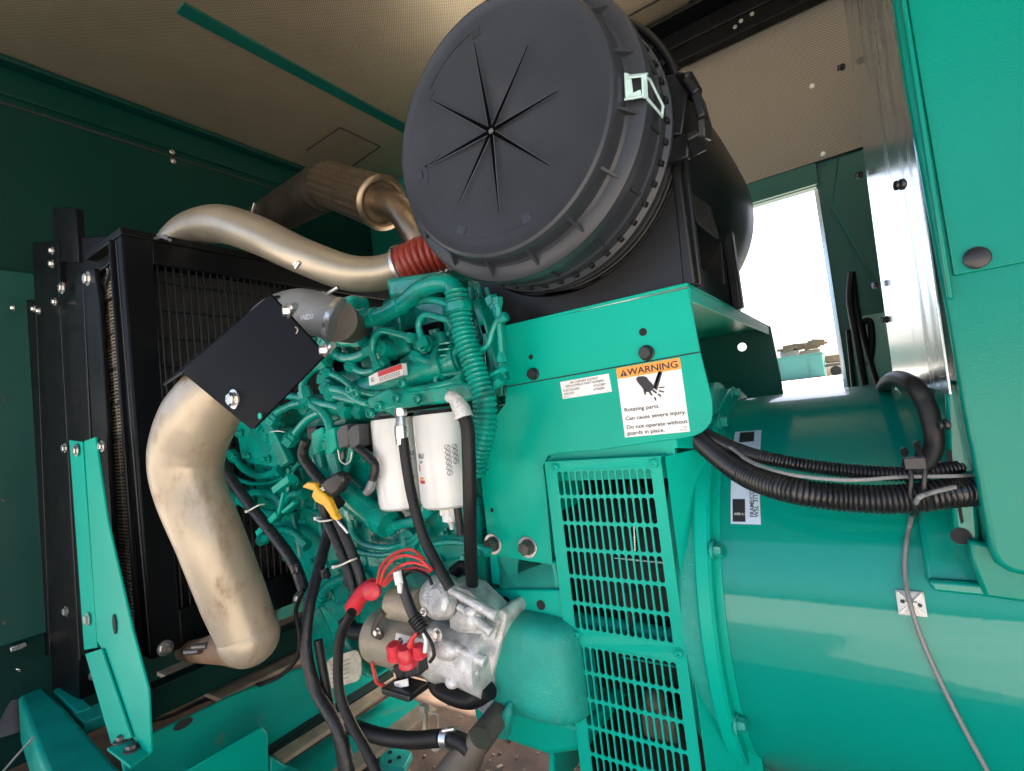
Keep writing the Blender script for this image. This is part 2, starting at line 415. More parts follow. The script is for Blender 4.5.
m, a, b = yard_box('', '', '', 783, 801, Y0+4, ZB, ZB+2.5, 2, ''); build(m, 'crate', 'container_white', t, bevel=.03)
m, a, b = yard_box('', '', '', 803, 824, Y0+5, ZB, ZB+2.4, 2, ''); build(m, 'crate', 'container_white', t, bevel=.03)
m = MB()
for k in range(16):
    x = at(784+k*2.6, 358, Y=Y0+4).x; m.box((x, Y0+4+random.random(), ZB+2.6+random.random()*.35), (.5+random.random()*.6, .7, .15+random.random()*.3), Matrix.Rotation(random.random()*.6-.3, 3, 'Y'))
build(m, 'timber_load', 'timber', t)
t = thing('flatbed_trailer', 'small flatbed trailer with grey load right of the green container', 'trailer', (at(833,375,Y=Y0).x, Y0, ZB))
m, a, b = yard_box('', '', '', 827, 860, Y0+1, ZB+.75, ZB+.95, 1.6, ''); build(m, 'bed', 'dull_grey', t)
m = MB(); m.box(((a+b)/2, Y0+1.6, ZB+1.3), (b-a, 1.0, .55)); build(m, 'load', 'timber', t, bevel=.1)
for k in (0, 1):
    m = MB(); m.cyl((a+.6+k*1.0, Y0+1, ZB+.38), (a+.6+k*1.0, Y0+1.3, ZB+.38), .36, 24); build(m, 'wheel', 'rubber', t)

# ================================================================== RADIATOR
RX = -1.45; RY0, RY1, RZ0, RZ1 = .505, 1.72, 1.085, 2.09
rad = thing('radiator', 'large black radiator with a barred guard behind the charge pipes', 'radiator', (-1.54, 1.1, 1.0))
m = MB(); fw = .065
m.box((RX-.0, RY0+fw/2, (RZ0+RZ1)/2), (.05, fw, RZ1-RZ0)); m.box((RX, RY1-fw/2, (RZ0+RZ1)/2), (.05, fw, RZ1-RZ0))
m.box((RX, (RY0+RY1)/2, RZ1-.03), (.047, RY1-RY0-2*fw+.004, .06)); m.box((RX, (RY0+RY1)/2, RZ0+.045), (.047, RY1-RY0-2*fw+.004, .09))
build(m, 'frame', 'black_steel', rad, bevel=.004)
m = MB(); m.box((RX-.09, (RY0+RY1)/2, (RZ0+RZ1)/2), (.1, RY1-RY0-.06, RZ1-RZ0-.04)); build(m, 'core', 'core_dark', rad)
m = MB(); y = RY0+fw+.012
while y < RY1-fw: m.cyl((RX+.012, y, RZ0+.08), (RX+.012, y, RZ1-.055), .0022, 6); y += .0185
z = RZ0+.11
while z < RZ1-.06: m.cyl((RX+.007, RY0+fw-.005, z), (RX+.007, RY1-fw+.005, z), .0022, 6); z += .072
build(m, 'guard_grille', 'black_steel', rad)
m = MB(); m.box((RX-.10, RY0+.014, (RZ0+RZ1)/2-.02), (.15, .012, RZ1-RZ0-.08)); build(m, 'side_screen', 'core_dark', rad)
m = MB(); z = RZ0+.03
while z < RZ1-.07: m.box((RX-.10, RY0+.006, z), (.148, .003, .0035)); z += .0085
m.box((RX-.10, RY0+.0075, (RZ0+RZ1)/2), (.004,.002,RZ1-RZ0-.1)); build(m, 'screen_slats', 'fins', rad)
m = MB()
for k in range(11):
    z = RZ0+.07+k*.088; m.bar((RX-.17, RY0+.003, z), (RX-.03, RY0+.003, z+.012), .004, .003)
m.bar((RX-.165, RY0+.001, RZ1-.16), (RX-.03, RY0+.001, RZ1-.04), .006, .006)
build_each(m, 'side_brace', 'black_dusty', rad)
m = MB(); m.box((RX-.025, RY0-.003, (RZ0+RZ1)/2), (.012, .014, RZ1-RZ0)); build(m, 'edge_flange', 'black_steel', rad, bevel=.003)
m = MB()
for px, py in ((165,648),(298,598),(306,590)): m.bolt(at(px, py, X=RX+.027), (1,0,0), .012, .01)
for px, py in ((89,279),): m.bolt(at(px, py, Y=.49), (0,-1,0), .013, .012)
build_each(m, 'bolt', 'zinc', rad)
m = MB(); m.box((RX-.1, RY0+.6, RZ1+.012), (.24, 1.2, .02)); build(m, 'top_tank', 'black_steel', rad, bevel=.003)
# black upright channels left of the core
sup = thing('radiator_mount', 'tall black steel uprights with bolts left of the radiator core', 'steel frame', (-1.9, .5, .9))
def upright(pts, Y, d=.03, name='upright', lip=True):
    m = MB(); P = [at(*q, Y=Y) for q in pts]; m.prism(P, (0, d, 0)); return build(m, name, 'black_steel', sup, bevel=.003)
upright([(83,272),(94,268),(99,300),(119,640),(103,640),(90,400)], .488, .012)
upright([(59,287),(82,272),(100,640),(78,660)], .505, .02)
upright([(32,243),(58,240),(60,300),(80,700),(52,690)], .515, .04)
upright([(52,206),(75,208),(78,262),(54,262)], .52, .02, 'post')
upright([(14,297),(36,302),(52,655),(33,658)], .53, .05)
upright([(58,238),(116,236),(116,262),(58,290)], .53, .03, 'cap_plate')
m = MB()
for a_, b_, Y in (((59,288),(80,660),.497),((83,274),(100,640),.488),((36,304),(50,655),.51),((21,310),(38,655),.525),((116,240),(150,655),.497)):
    p, q = at(*a_, Y=Y), at(*b_, Y=Y); m.bar(p, q, .003, .005, up=Vector((1,0,0)))
build(m, 'folded_edge', 'black_dusty', sup, bevel=.001)
m = MB()
for px, py, r in ((53,251,.008),(53,264,.008),(63,288,.012),(56,302,.008),(35,309,.007),(40,311,.007),(66,448,.01),(67,611,.01),(14,308,.008)): m.bolt(at(px, py, Y=.488), (0,-1,0), r, .010)
build_each(m, 'bolt', 'zinc', sup)

# green folded brace
br = thing('radiator_brace', 'bright green folded steel brace bolted upright beside the radiator', 'brace', at(125, 748, Y=.46))
def sheetpoly(pts, Y, d=.005):
    m = MB(); m.prism([at(p[0], p[1], Y=(p[2] if len(p) > 2 else Y)) for p in pts], (0, d, 0)); return m
m = sheetpoly([(69,440),(82,442),(97,648),(84,650)], .462); build(m, 'left_flange', 'green_paint', br, bevel=.0012)
m = sheetpoly([(84,441),(95,437),(107,520),(132,630),(148,690),(151,752),(147,757),(132,737),(102,650),(97,641)], .452); build(m, 'web', 'green_paint', br, bevel=.0012)
m = sheetpoly([(85,654),(101,649),(131,738),(111,744)], .445); build(m, 'lower_flange', 'green_paint', br, bevel=.0012)
m = MB(); zf_ = at(130,742,Y=.452).z+.002; m.prism([at(*q, Z=zf_) for q in ((107,748),(130,738),(150,752),(130,766))], (0,0,-.006)); build(m, 'foot', 'green_paint', br, bevel=.001)
m = MB()
for px, py in ((122,741),(132,750)): m.bolt(at(px, py, Z=zf_), (0,0,1), .011, .012)
build_each(m, 'foot_bolt', 'bolt_dark', br)
m = MB()
for px, py in ((77,450),(88,619)): m.bolt(at(px, py, Y=.459), (0,-1,0), .011, .009)
m.bolt(at(103,446, Y=.449), (0,-1,0), .009, .009)
build_each(m, 'bolt', 'zinc', br)
m = MB(); c = at(115, 624, Y=.4505); m.lathe([(0,.010),(.002,.010)], c, (0,-1,0), 20)
for v in m.bm.verts: v.co.z = c.z+(v.co.z-c.z)*2.2
build(m, 'slot', 'seam', br)

# ================================================================== SKID
sk = thing('skid_frame', 'dusty green welded steel skid under the engine and radiator', 'base frame', (-1.4, .9, .63))
m = MB(); m.prism([at(*q, Z=.88) for q in ((18,696),(44,686),(62,703),(150,800),(70,830),(40,760))], (0,0,-.14)); build(m, 'side_rail', 'green_skid', sk, bevel=.012, bseg=3)
m = MB(); m.prism([at(*q, Z=.875) for q in ((53,690),(65,684),(92,707),(76,712))], (0,0,-.05)); m.prism([at(*q, Z=.87) for q in ((72,712),(160,682),(168,692),(84,722))], (0,0,-.03)); build_each(m, 'end_plate', 'green_skid', sk, bevel=.003)
m = MB(); X1 = -1.41
m.prism([at(*q, X=X1) for q in ((120,752),(150,735),(230,697),(300,668),(420,610),(430,650),(392,671),(270,748),(215,790),(130,800))], (-.012,0,0)); build(m, 'cross_member', 'green_skid', sk, bevel=.004)
zt = at(230,697,X=X1).z
m = MB(); y0 = at(150,735,X=X1).y
m.box((X1-.20, y0+.76, zt-.006), (.37, 1.2, .012)); build(m, 'top_plate', 'tan_grime', sk, bevel=.002)
m = MB(); m.box((X1-.08, y0+.62, zt+.045), (.05, 1.3, .07)); build(m, 'inner_rail', 'green_wall', sk, bevel=.004)
m = MB(); c = at(183, 724, X=X1+.002); m.lathe([(0,.021),(.0015,.021)], c, (1,0,0), 28)
for v in m.bm.verts: v.co.z = c.z+(v.co.z-c.z)*.45
build(m, 'slot_hole', 'seam', sk)
m = MB(); m.prism([at(*q, X=-1.30) for q in ((180,790),(186,771),(262,727),(268,733),(270,800))], (-.012,0,0)); build(m, 'stiffener', 'green_paint', sk, bevel=.003)
ZL = .76
m = MB(); m.prism([at(*q, Z=ZL) for q in ((272,754),(394,677),(400,682),(280,762))], (0,0,-.012)); m.prism([at(*q, Z=ZL) for q in ((305,790),(424,700),(436,708),(330,790))], (0,0,-.012)); build_each(m, 'channel_lip', 'tan_grime', sk, bevel=.002)
m = MB(); m.prism([at(*q, Z=ZL) for q in ((269,749),(391,671),(394,675),(272,754))], (0,0,-.004)); m.prism([at(*q, Z=ZL+.002) for q in ((262,750),(388,667),(390,670),(268,752))], (0,0,-.012)); build(m, 'channel_edge', 'black_dusty', sk)
m = MB(); m.prism([at(*q, Z=ZL-.06) for q in ((280,768),(400,690),(424,706),(330,790))], (0,0,-.006)); build(m, 'channel_web', 'green_skid', sk)
m = MB(); m.prism([at(*q, Z=ZL+.003) for q in ((268,754),(300,771),(320,800),(270,800))], (0,0,-.01)); m.prism([at(*q, X=-1.27) for q in ((271,757),(300,775),(300,800),(271,800))], (-.006,0,0)); build(m, 'channel_end', 'green_skid', sk, bevel=.002)
# foot of the engine under the starter, loose bracket
lb = thing('loose_bracket', 'small pale green drilled bracket lying on the rusty floor', 'bracket', at(400,755,Z=.64))
m = MB(); m.prism([at(*q, Z=.655) for q in ((378,752),(396,744),(412,752),(404,768),(380,766))], (0,0,-.02)); build(m, 'plate', 'green_cast', lb, bevel=.003)
m = MB()
for q in ((390,753),(399,758),(390,762)): m.cyl(at(*q, Z=.6555), at(*q, Z=.657), .006, 14)
build_each(m, 'hole', 'seam', lb)

# ================================================================== ENGINE
YE = .72
en = thing('diesel_engine', 'green painted diesel engine block covered in pipes and castings', 'engine', (-.95, 1.0, .95))
def chunk(pts, Y, d, mt='green_engine', name='casting', bev=.008, parent=None):
    m = MB(); m.prism([at(*q, Y=Y) for q in pts], (0, d, 0)); return build(m, name, mt, parent or en, bevel=bev, bseg=3)
# block: big mass
chunk([(262,440),(300,400),(480,395),(500,470),(498,640),(440,640),(330,640),(300,575),(262,520)], .80, .5, name='block', bev=.02)
chunk([(300,470),(345,465),(360,520),(350,640),(315,600)], .775, .05, bev=.012, name='side_rib')
chunk([(345,500),(420,505),(470,540),(472,600),(400,610),(352,590)], .770, .05, bev=.014, name='water_jacket')
chunk([(222,440),(262,410),(300,420),(310,500),(298,575),(262,535),(232,490)], .79, .3, name='gear_housing', bev=.02)
chunk([(330,330),(400,300),(480,290),(498,380),(460,400),(330,420)], .85, .4, name='cylinder_head', bev=.015)
chunk([(378,300),(440,276),(492,282),(497,330),(470,345),(380,345)], .88, .34, name='valve_cover', bev=.02)
# front cover round boss
m = MB(); c = at(243, 445, Y=.74)
m.lathe([(0,.055),(.012,.058),(.02,.05),(.02,.03),(.03,.026),(.034,.01)], c+Vector((0,.06,0)), (0,-1,0), 32); build(m, 'round_cover', 'green_engine', en)
# ribs on the gear cover face
m = MB()
for (a_, b_) in (((238,420),(262,462)),((262,418),(258,450)),((250,412),(282,425))): m.bar(at(*a_, Y=.735), at(*b_, Y=.735), .02, .018)
build_each(m, 'web_rib', 'green_engine', en, bevel=.004)
m = MB()
for q in ((240,434),(262,434),(249,456),(275,454),(238,518),(286,478),(292,470),(297,481),(276,476)): m.bolt(at(q[0], q[1], Y=.735), (0,-1,0), .008, .012)
build_each(m, 'cover_bolt', 'green_engine', en)
# intake manifold / fuel rail, long horizontal casting with the label
a, b = at(352,398,Y=.74), at(466,358,Y=.74)
m = MB(); m.taper([a, a.lerp(b,.25), a.lerp(b,.6), b], [.034,.036,.034,.03], 24)
m.lathe([(0,.040),(.012,.040)], at(446,364,Y=.74), b-a, 24); m.lathe([(0,.037),(.01,.037)], at(460,360,Y=.74), b-a, 24)
build(m, 'intake_manifold', 'green_engine', en)
chunk([(345,402),(392,380),(404,384),(404,398),(350,416)], .715, .05, name='manifold_face', bev=.006)
# label on manifold
o = at(370, 383, Y=.713); ur = (at(402,374,Y=.713)-o)
f0 = planefn(o, ur, Vector((0,0,1)).cross(Vector((0,0,1))) if False else (-ur.z*0+0,0,1), 0)
def lab(o, pr, pu):
    ur = (pr-o); uu = (pu-o); n = Vector((0,-1,0)); return lambda u, v, k=0: o+ur*u+uu*v+n*k
L1 = lab(at(369.5,386,Y=.690), at(403,375,Y=.690), at(368.5,375.5,Y=.690))
m = MB(); m.prism([L1(0,0),L1(1,0),L1(1,1.05),L1(.3,1.05),L1(0,.9)], (0,.012,0)); lb1 = build(m, 'maker_label', 'label_white', en, smooth=False)
m = MB(); sheet(m, lambda u,v: L1(u,v,.0008), .3, .55, 1, 1.02); build(m, 'red_band', 'label_red', lb1, smooth=False)
m = MB(); c = L1(.13,.48,.001); m.lathe([(0,.0042),(.0004,.0042)], c, (0,-1,0), 20); build(m, 'round_mark', 'ink', lb1)
m = MB(); c = L1(.15,.48,.0018); m.lathe([(0,.0024),(.0003,.0024)], c, (0,-1,0), 16); build(m, 'mark_centre', 'label_white', lb1)
m = MB()
for k in range(3):
    for j in range(9):
        m.prism([L1(.32+j*.07,.10+k*.14,.0006),L1(.32+j*.07+.05,.10+k*.14,.0006),L1(.32+j*.07+.05,.16+k*.14,.0006),L1(.32+j*.07,.16+k*.14,.0006)], (0,-.0003,0))
build(m, 'small_print', 'ink_grey', lb1, smooth=False)
# top crossover tube + clamps + elbow
def pt(l, r, name='pipe', mt='green_engine', parent=None, seg=16, Y=.7):
    P = HP(l, Y); m = MB(); m.tube(P, rpx(P[0], r), seg, 8)
    if seg <= 12:
        for p, q in ((P[0], P[1]), (P[-1], P[-2])):
            R_ = rpx(p, r); m.lathe([(-R_*.8,R_*1.1),(-R_*.7,R_*1.6),(R_*1.2,R_*1.6),(R_*1.3,R_*1.25),(R_*2.2,R_*1.25),(R_*2.3,R_*.9)], p, q-p, 6)
    return build(m, name, mt, parent or en)
def collar(m, q, d, r, w=.008, Y=.7):
    p = at(q[0], q[1], Y=Y); v = (at(d[0], d[1], Y=Y)-p).normalized(); m.lathe([(-w/2,rpx(p,r)*.92),(-w/2,rpx(p,r)),(w/2,rpx(p,r)),(w/2,rpx(p,r)*.92)], p, v, 20)
pt([(327,345),(336,328),(352,318),(375,318),(400,306),(420,290),(438,283),(452,286),(458,300)], 8, 'breather_pipe', Y=.71)
m = MB()
for q, d in (((352,318),(362,317)),((366,318),(380,316)),((401,305),(410,298)),((376,317),(390,312)),((450,285),(456,292)),((341,324),(350,318))): collar(m, q, d, 10, Y=.71)
build_each(m, 'pipe_collar', 'green_engine', en)
m = MB(); P = HP([(456,292),(460,315),(464,335),(472,360),(480,385),(485,405),(484,430),(477,455),(474,475)], .69)
m.corr(P, rpx(P[0],11), .0085, .0022, 20); cg = build(m, 'corrugated_hose', 'green_engine', en)
m = MB(); collar(m, (459,308), (461,318), 14, .014, Y=.69); build(m, 'hose_cuff', 'green_engine', en)
# arched fuel lines
for l, r in (([(378,368),(372,352),(374,338),(382,331),(394,333),(412,338)], 3.6),
             ([(424,345),(419,330),(420,320),(427,315),(440,318),(455,322)], 3.6),
             ([(505,317),(497,322),(492,333),(488,345),(478,352)], 3.2),
             ([(440,390),(436,384),(438,376),(450,374),(468,372)], 3),
             ([(327,372),(340,378),(355,388),(372,394),(388,394),(395,400)], 3.2),
             ([(347,412),(330,405),(300,403),(278,412),(272,420)], 4.5),
             ([(345,407),(310,400),(285,396),(268,404)], 4),
             ([(362,412),(334,410),(312,416),(298,430),(290,440)], 5),
             ([(330,395),(352,400),(388,409),(400,412)], 4),
             ([(222,480),(228,492),(244,503),(262,512),(276,516)], 4.2),
             ([(276,516),(290,496),(304,494)], 3.5),
             ([(350,512),(352,530),(364,544),(390,548),(412,540),(425,528)], 3.5),
             ([(424,532),(412,545),(385,555),(360,552),(348,545)], 3),
             ([(424,546),(450,542),(475,545),(488,552)], 3),
             ([(498,300),(500,330),(502,360)], 3.4),
             ([(470,392),(490,389),(500,380)], 4),
             ([(505,368),(485,378),(470,382)], 3),
             ([(325,330),(322,345),(326,365),(324,380)], 5),
             ([(330,352),(345,358),(360,356),(372,348)], 5),
             ([(325,362),(310,372),(303,384),(306,396)], 4.5)):
    pt(l, r, 'fuel_line', Y=.70+random.random()*.02, seg=10)
# injector bosses and connectors
m = MB()
for px, py, r, h in ((405,345,6,16),(432,342,7,14),(450,336,6,18),(395,350,6,12),(414,352,9,9),(470,352,6,8),(480,330,7,10),(372,360,6,12),(440,352,9,6),(350,340,12,14),(455,350,5,12),(388,340,7,9),(343,355,9,12)):
    p = at(px, py, Y=.76); R_ = rpx(p, r); m.lathe([(0,R_),(R_*1.2,R_),(R_*1.25,R_*.7),(R_*2.2,R_*.65),(R_*2.3,R_*.9),(R_*3,R_*.85)], p+Vector((0,.02,-R_)), (0,-.25,1), 14)
build_each(m, 'injector_boss', 'green_engine', en)
m = MB()
for px, py, w, h in ((347,372,26,18),(415,362,20,14),(375,378,12,12),(430,352,26,10),(348,396,14,12),(470,310,14,16),(486,318,9,40),(496,352,8,60),(338,415,18,14),(365,392,22,12),(318,352,14,26),(425,372,16,8),(401,372,18,9),(462,340,16,12)):
    p = at(px, py, Y=.765); s_ = rpx(p,1); m.box(p, (w*s_*1.1, .04, h*s_), Matrix.Rotation(-.2,3,'Y'))
build_each(m, 'bracket_block', 'green_engine', en, bevel=.004)
# coolant neck / front hose stub left of the conduit
m = MB(); P = HP([(350,300),(350,322),(349,340)], .75); m.taper(P, [rpx(P[0],5), rpx(P[0],11), rpx(P[0],13)], 16); build(m, 'vent_cone', 'green_engine', en)
# filter head
fh = chunk([(366,398),(388,388),(398,392),(462,382),(474,384),(474,400),(404,408),(368,414)], .68, .06, name='filter_head', bev=.006)
m = MB()
for px, py in ((372,413),(381,406),(419,399),(458,402),(398,398),(404,383),(358,393),(352,389)):
    p = at(px, py, Y=.68); R_ = rpx(p, 5); m.lathe([(0,R_),(.008,R_),(.01,R_*.75),(.010,R_*.5),(.006,R_*.48)], p, (0,-1,0), 18)
build_each(m, 'port_boss', 'green_engine', en)
# big diagonal coolant pipe under the sensor wiring
pt([(322,470),(340,488),(365,508),(388,524)], 12, 'coolant_pipe', Y=.71, seg=20)
m = MB(); collar(m, (379,518), (388,524), 14, .010, Y=.71); collar(m, (386,523), (394,528), 14, .016, Y=.71); build_each(m, 'pipe_clamp', 'green_engine', en)
pt([(318,455),(322,475),(326,492)], 7, 'sensor_boot', Y=.70)
pt([(333,455),(337,475),(340,490)], 7, 'sensor_boot', Y=.70)
for x0 in (311,323):
    m = MB(); m.prism(HP([(x0,434),(x0+4,430),(x0+11,427),(x0+13,448),(x0+8,454),(x0+2,455)], .69), (0,.03,0)); build(m, 'sensor_plug', 'green_paint', en, bevel=.002)
# oil pan and lower side
chunk([(470,690),(500,700),(590,728),(586,752),(548,757),(505,742),(474,722)], .78, .4, mt='green_paint', name='oil_pan', bev=.012)
chunk([(300,575),(330,560),(345,640),(372,680),(310,660)], .86, .3, name='lower_block', bev=.01)
# raised jacket details
m = MB()
for px, py, r in ((333,528,9),(330,552,8),(360,560,12),(420,580,12),(455,560,14),(398,520,10),(300,500,10)):
    p = at(px, py, Y=.772); R_ = rpx(p, r); m.lathe([(-.01,R_*1.1),(.006,R_),(.010,R_*.8)], p, (0,-1,0), 20)
build_each(m, 'core_plug', 'green_engine', en)
m = MB()
for a_, b_ in (((318,470),(312,560)),((344,560),(352,610)),((395,560),(470,590)),((435,500),(440,560)),((300,520),(335,600))): m.bar(at(*a_, Y=.775), at(*b_, Y=.775), .012, .012)
build_each(m, 'cast_rib', 'green_engine', en, bevel=.004)
# little bracket + linkage at (270,505)
m = MB(); m.bar(at(257,534,Y=.66), at(277,514,Y=.66), .006, .014); m.bar(at(279,514,Y=.665), at(284,492,Y=.665), .008, .008); m.bar(at(276,490,Y=.66), at(292,478,Y=.66), .02, .016)
m.bar(at(284,512,Y=.67), at(296,502,Y=.67), .012, .008); build(m, 'throttle_lever', 'green_paint', en, bevel=.0015)

# layered castings that break up the block side
for pts, Y, d in (([(236,412),(262,404),(288,470),(280,476),(262,470),(240,440)],.742,.05), ([(262,470),(300,466),(306,500),(286,515),(264,500)],.765,.04),
                  ([(300,400),(345,398),(346,426),(306,432)],.75,.06), ([(300,505),(318,512),(330,600),(312,612),(296,560)],.765,.05),
                  ([(345,452),(372,450),(378,505),(352,500)],.752,.04), ([(362,512),(398,520),(410,560),(378,566)],.757,.04),
                  ([(400,560),(472,548),(476,600),(430,606)],.750,.05), ([(268,520),(292,512),(300,560),(282,562)],.76,.05),
                  ([(322,330),(345,322),(350,352),(326,360)],.76,.06), ([(384,310),(398,304),(402,340),(388,345)],.80,.06),
                  ([(440,300),(458,296),(462,340),(444,344)],.78,.06), ([(326,566),(356,560),(366,600),(336,606)],.752,.04),
                  ([(430,505),(470,500),(474,535),(440,540)],.757,.05), ([(462,410),(482,405),(486,470),(468,480)],.76,.08)):
    chunk(pts, Y, d, name='casting', bev=.006)
m = MB()
for x_ in (470,479,488,496):
    m.tube(HP([(x_-8,288),(x_-2,320),(x_+3,360),(x_+6,396)], .80), .0075, 10)
build_each(m, 'riser_tube', 'green_engine', en)
m = MB()
for px, py, r in ((245,425,.006),(268,428,.006),(256,462,.006),(283,468,.005),(270,493,.005),(297,488,.005),(310,410,.005),(336,408,.005),(304,520,.006),(314,560,.006),(322,596,.006),(350,458,.005),(366,456,.005),(356,494,.005),(372,522,.006),(392,530,.005),(402,552,.005),(412,568,.006),(440,560,.006),(466,556,.006),(440,594,.006),(470,590,.006),(276,528,.005),(290,548,.005),(330,336,.005),(340,350,.005),(390,316,.005),(394,336,.005),(448,306,.005),(452,334,.005),(342,570,.005),(352,596,.005),(438,512,.005),(462,508,.005),(446,532,.005),(472,420,.006),(476,462,.006)):
    m.bolt(at(px, py, Y=.742), (0,-1,0), r, .012)
build_each(m, 'stud_bolt', 'green_engine', en)
for l, r, Y in (([(232,455),(246,470),(262,476),(280,470)],3,.72), ([(238,500),(256,492),(272,496),(284,506)],3,.71), ([(262,540),(280,530),(296,534),(306,545)],3,.73),
                ([(306,402),(322,412),(330,428),(328,446)],3.5,.70), ([(348,430),(352,448),(346,470),(336,486)],3,.715), ([(388,528),(402,524),(418,520),(430,508)],4,.72),
                ([(415,356),(432,362),(448,358),(462,346)],3,.715), ([(350,366),(362,372),(376,370),(384,362)],3,.715), ([(326,318),(332,334),(344,342),(360,340)],4,.72),
                ([(404,392),(420,390),(440,386),(462,380)],3.5,.69), ([(326,388),(345,392),(362,402),(376,404)],3.5,.70), ([(318,600),(330,585),(346,578),(362,580)],4,.74),
                ([(412,302),(430,300),(446,304),(456,316)],3,.72), ([(492,300),(500,322),(503,350),(500,380)],3.5,.72), ([(470,478),(464,500),(468,530),(476,552)],3.5,.73)):
    pt(l, r*1.25, 'oil_line', Y=Y, seg=12)
for pts, Y, d, bv in (([(232,408),(252,398),(258,408),(284,458),(276,468),(248,464),(240,456)],.712,.03,.006),
                      ([(252,405),(259,401),(288,462),(280,468)],.700,.02,.004), ([(286,398),(330,392),(346,398),(346,412),(300,418)],.735,.05,.01),
                      ([(322,376),(352,366),(366,378),(360,398),(330,400)],.728,.06,.012), ([(362,345),(402,332),(410,352),(372,366)],.745,.06,.010),
                      ([(408,340),(440,330),(446,350),(416,360)],.742,.06,.010), ([(332,300),(352,294),(358,330),(338,338)],.76,.05,.008),
                      ([(384,278),(440,270),(444,286),(388,300)],.80,.1,.012), ([(300,430),(344,426),(348,470),(310,480)],.742,.05,.010),
                      ([(318,500),(352,496),(356,560),(326,566)],.748,.04,.010), ([(394,520),(470,506),(474,560),(404,572)],.748,.04,.012)):
    chunk(pts, Y, d, name='casting', bev=bv)
m = MB()
for q in ((241,433),(248,456),(268,459),(262,428),(254,412)): m.bolt(at(q[0], q[1], Y=.708), (0,-1,0), .0065, .014)
build_each(m, 'cover_bolt', 'green_engine', en)
m = MB(); m.tube(HP([(228,470),(240,480),(262,484),(286,476),(300,462)], .735), .006, 12); m.tube(HP([(226,482),(240,492),(264,496),(290,488)], .74), .004, 12); build_each(m, 'cast_ridge', 'green_engine', en)
for q, r, h in (((281,437),11,.03),((292,486),8,.02),((338,388),9,.03),((386,350),10,.02),((428,344),9,.02),((350,316),8,.02),((414,540),12,.02),((336,530),10,.02)):
    m = MB(); p = at(q[0], q[1], Y=.735); R_ = rpx(p, r); m.lathe([(-.02,R_),(h*.3,R_),(h*.35,R_*.86),(h*.6,R_*.86),(h*.65,R_),(h*.9,R_),(h,R_*.8),(h*1.01,R_*.35),(h*1.3,R_*.32)], p, (-.1,-1,.05), 24); build(m, 'round_boss', 'green_engine', en)
m = MB()
for q, r in (((448,343),10),((448,349),11),((448,355),9),((462,350),7)):
    p = at(*q, Y=.72); m.lathe([(0,rpx(p,r)),(.003,rpx(p,r)),(.004,rpx(p,r)*.9)], p, (.1,-.2,1), 20)
build_each(m, 'injector_collar', 'green_engine', en)
chunk([(306,428),(316,426),(318,440),(308,442)], .70, .03, mt='black_plastic', name='dark_gap', bev=.003)  # black slabs stand in for shade in the gaps between castings
chunk([(352,428),(372,424),(374,452),(356,452)], .745, .02, mt='matte_black', name='dark_gap', bev=.003)
chunk([(330,360),(346,354),(350,366),(334,372)], .735, .02, mt='matte_black', name='dark_gap', bev=.003)
chunk([(404,330),(440,320),(442,330),(406,342)], .775, .02, mt='matte_black', name='dark_gap', bev=.003)
chunk([(398,404),(460,396),(462,404),(400,412)], .70, .01, mt='matte_black', name='dark_gap', bev=.002)

# flywheel housing: plate with bolts above + starter casting
fhz = thing('flywheel_housing', 'green cast flywheel housing with bolt holes beside the grille', 'housing', (-.55, .95, .95))
chunk([(480,470),(500,540),(545,545),(548,771),(553,800),(556,500),(548,450)], .80, .5, mt='green_paint', name='body', bev=.01, parent=fhz)
chunk([(494,552),(556,562),(562,604),(500,600)], .775, .03, mt='green_cast', name='ledge', bev=.006, parent=fhz)
chunk([(493,590),(560,590),(566,622),(497,618)], .765, .03, mt='green_paint', name='drilled_flange', bev=.004, parent=fhz)
m = MB()
for px, py in ((506,601),(541,605)):
    p = at(px, py, Y=.7645); m.lathe([(0,.0085),(.001,.0085)], p, (0,-1,0), 20)
build_each(m, 'bolt_hole', 'seam', fhz)
m = MB(); cx = at(480,665,Y=.74); yc = .80; zc0 = at(520,668,Y=.74).z
# barrel-shaped starter casting: outline swept
L0, R0 = at(492,668,Y=.72), at(572,674,Y=.72); zc1 = at(530,676,Y=.715).z; hz = (at(530,623,Y=.715).z-at(530,729,Y=.715).z)/2
secs = []
for u, sy, sz_ in ((0,.97,1.0),(.04,1,1.0),(.55,1,1.0),(.70,.985,.985),(.82,.93,.95),(.92,.80,.88),(.98,.6,.78),(1.0,.4,.7)):
    row = []
    for k in range(25):
        a_ = math.radians(-90+180*k/24); c_, s_ = math.cos(a_), math.sin(a_)
        zz_ = math.copysign(abs(s_)**.45, s_); row.append(m.bm.verts.new(Vector((L0.x+(R0.x-L0.x)*u+.028*zz_*(1-u), .80-.088*sy*abs(c_)**.45, zc1+hz*sz_*math.copysign(abs(s_)**.45, s_)-.006*u))))
    secs.append(row)
for A, B_ in zip(secs, secs[1:]):
    for k in range(24): m.bm.faces.new((A[k], A[k+1], B_[k+1], B_[k]))
m.bm.faces.new(secs[0]); m.bm.faces.new(secs[-1][::-1])
build(m, 'starter_pocket', 'green_cast', fhz, angle=50)
m = MB(); m.taper([at(503,730,Y=.735), at(508,714,Y=.708), at(511,702,Y=.712)], [.015,.010,.003], 16); build(m, 'lug', 'green_cast', fhz)
m = MB(); m.prism(HP([(489,614),(501,609),(506,617),(501,640),(494,665),(489,688),(489,712),(484,716),(474,708),(472,696),(476,680),(481,655),(486,632)], .702), (0,.09,0)); build(m, 'machined_rim', 'alu', fhz, bevel=.004)

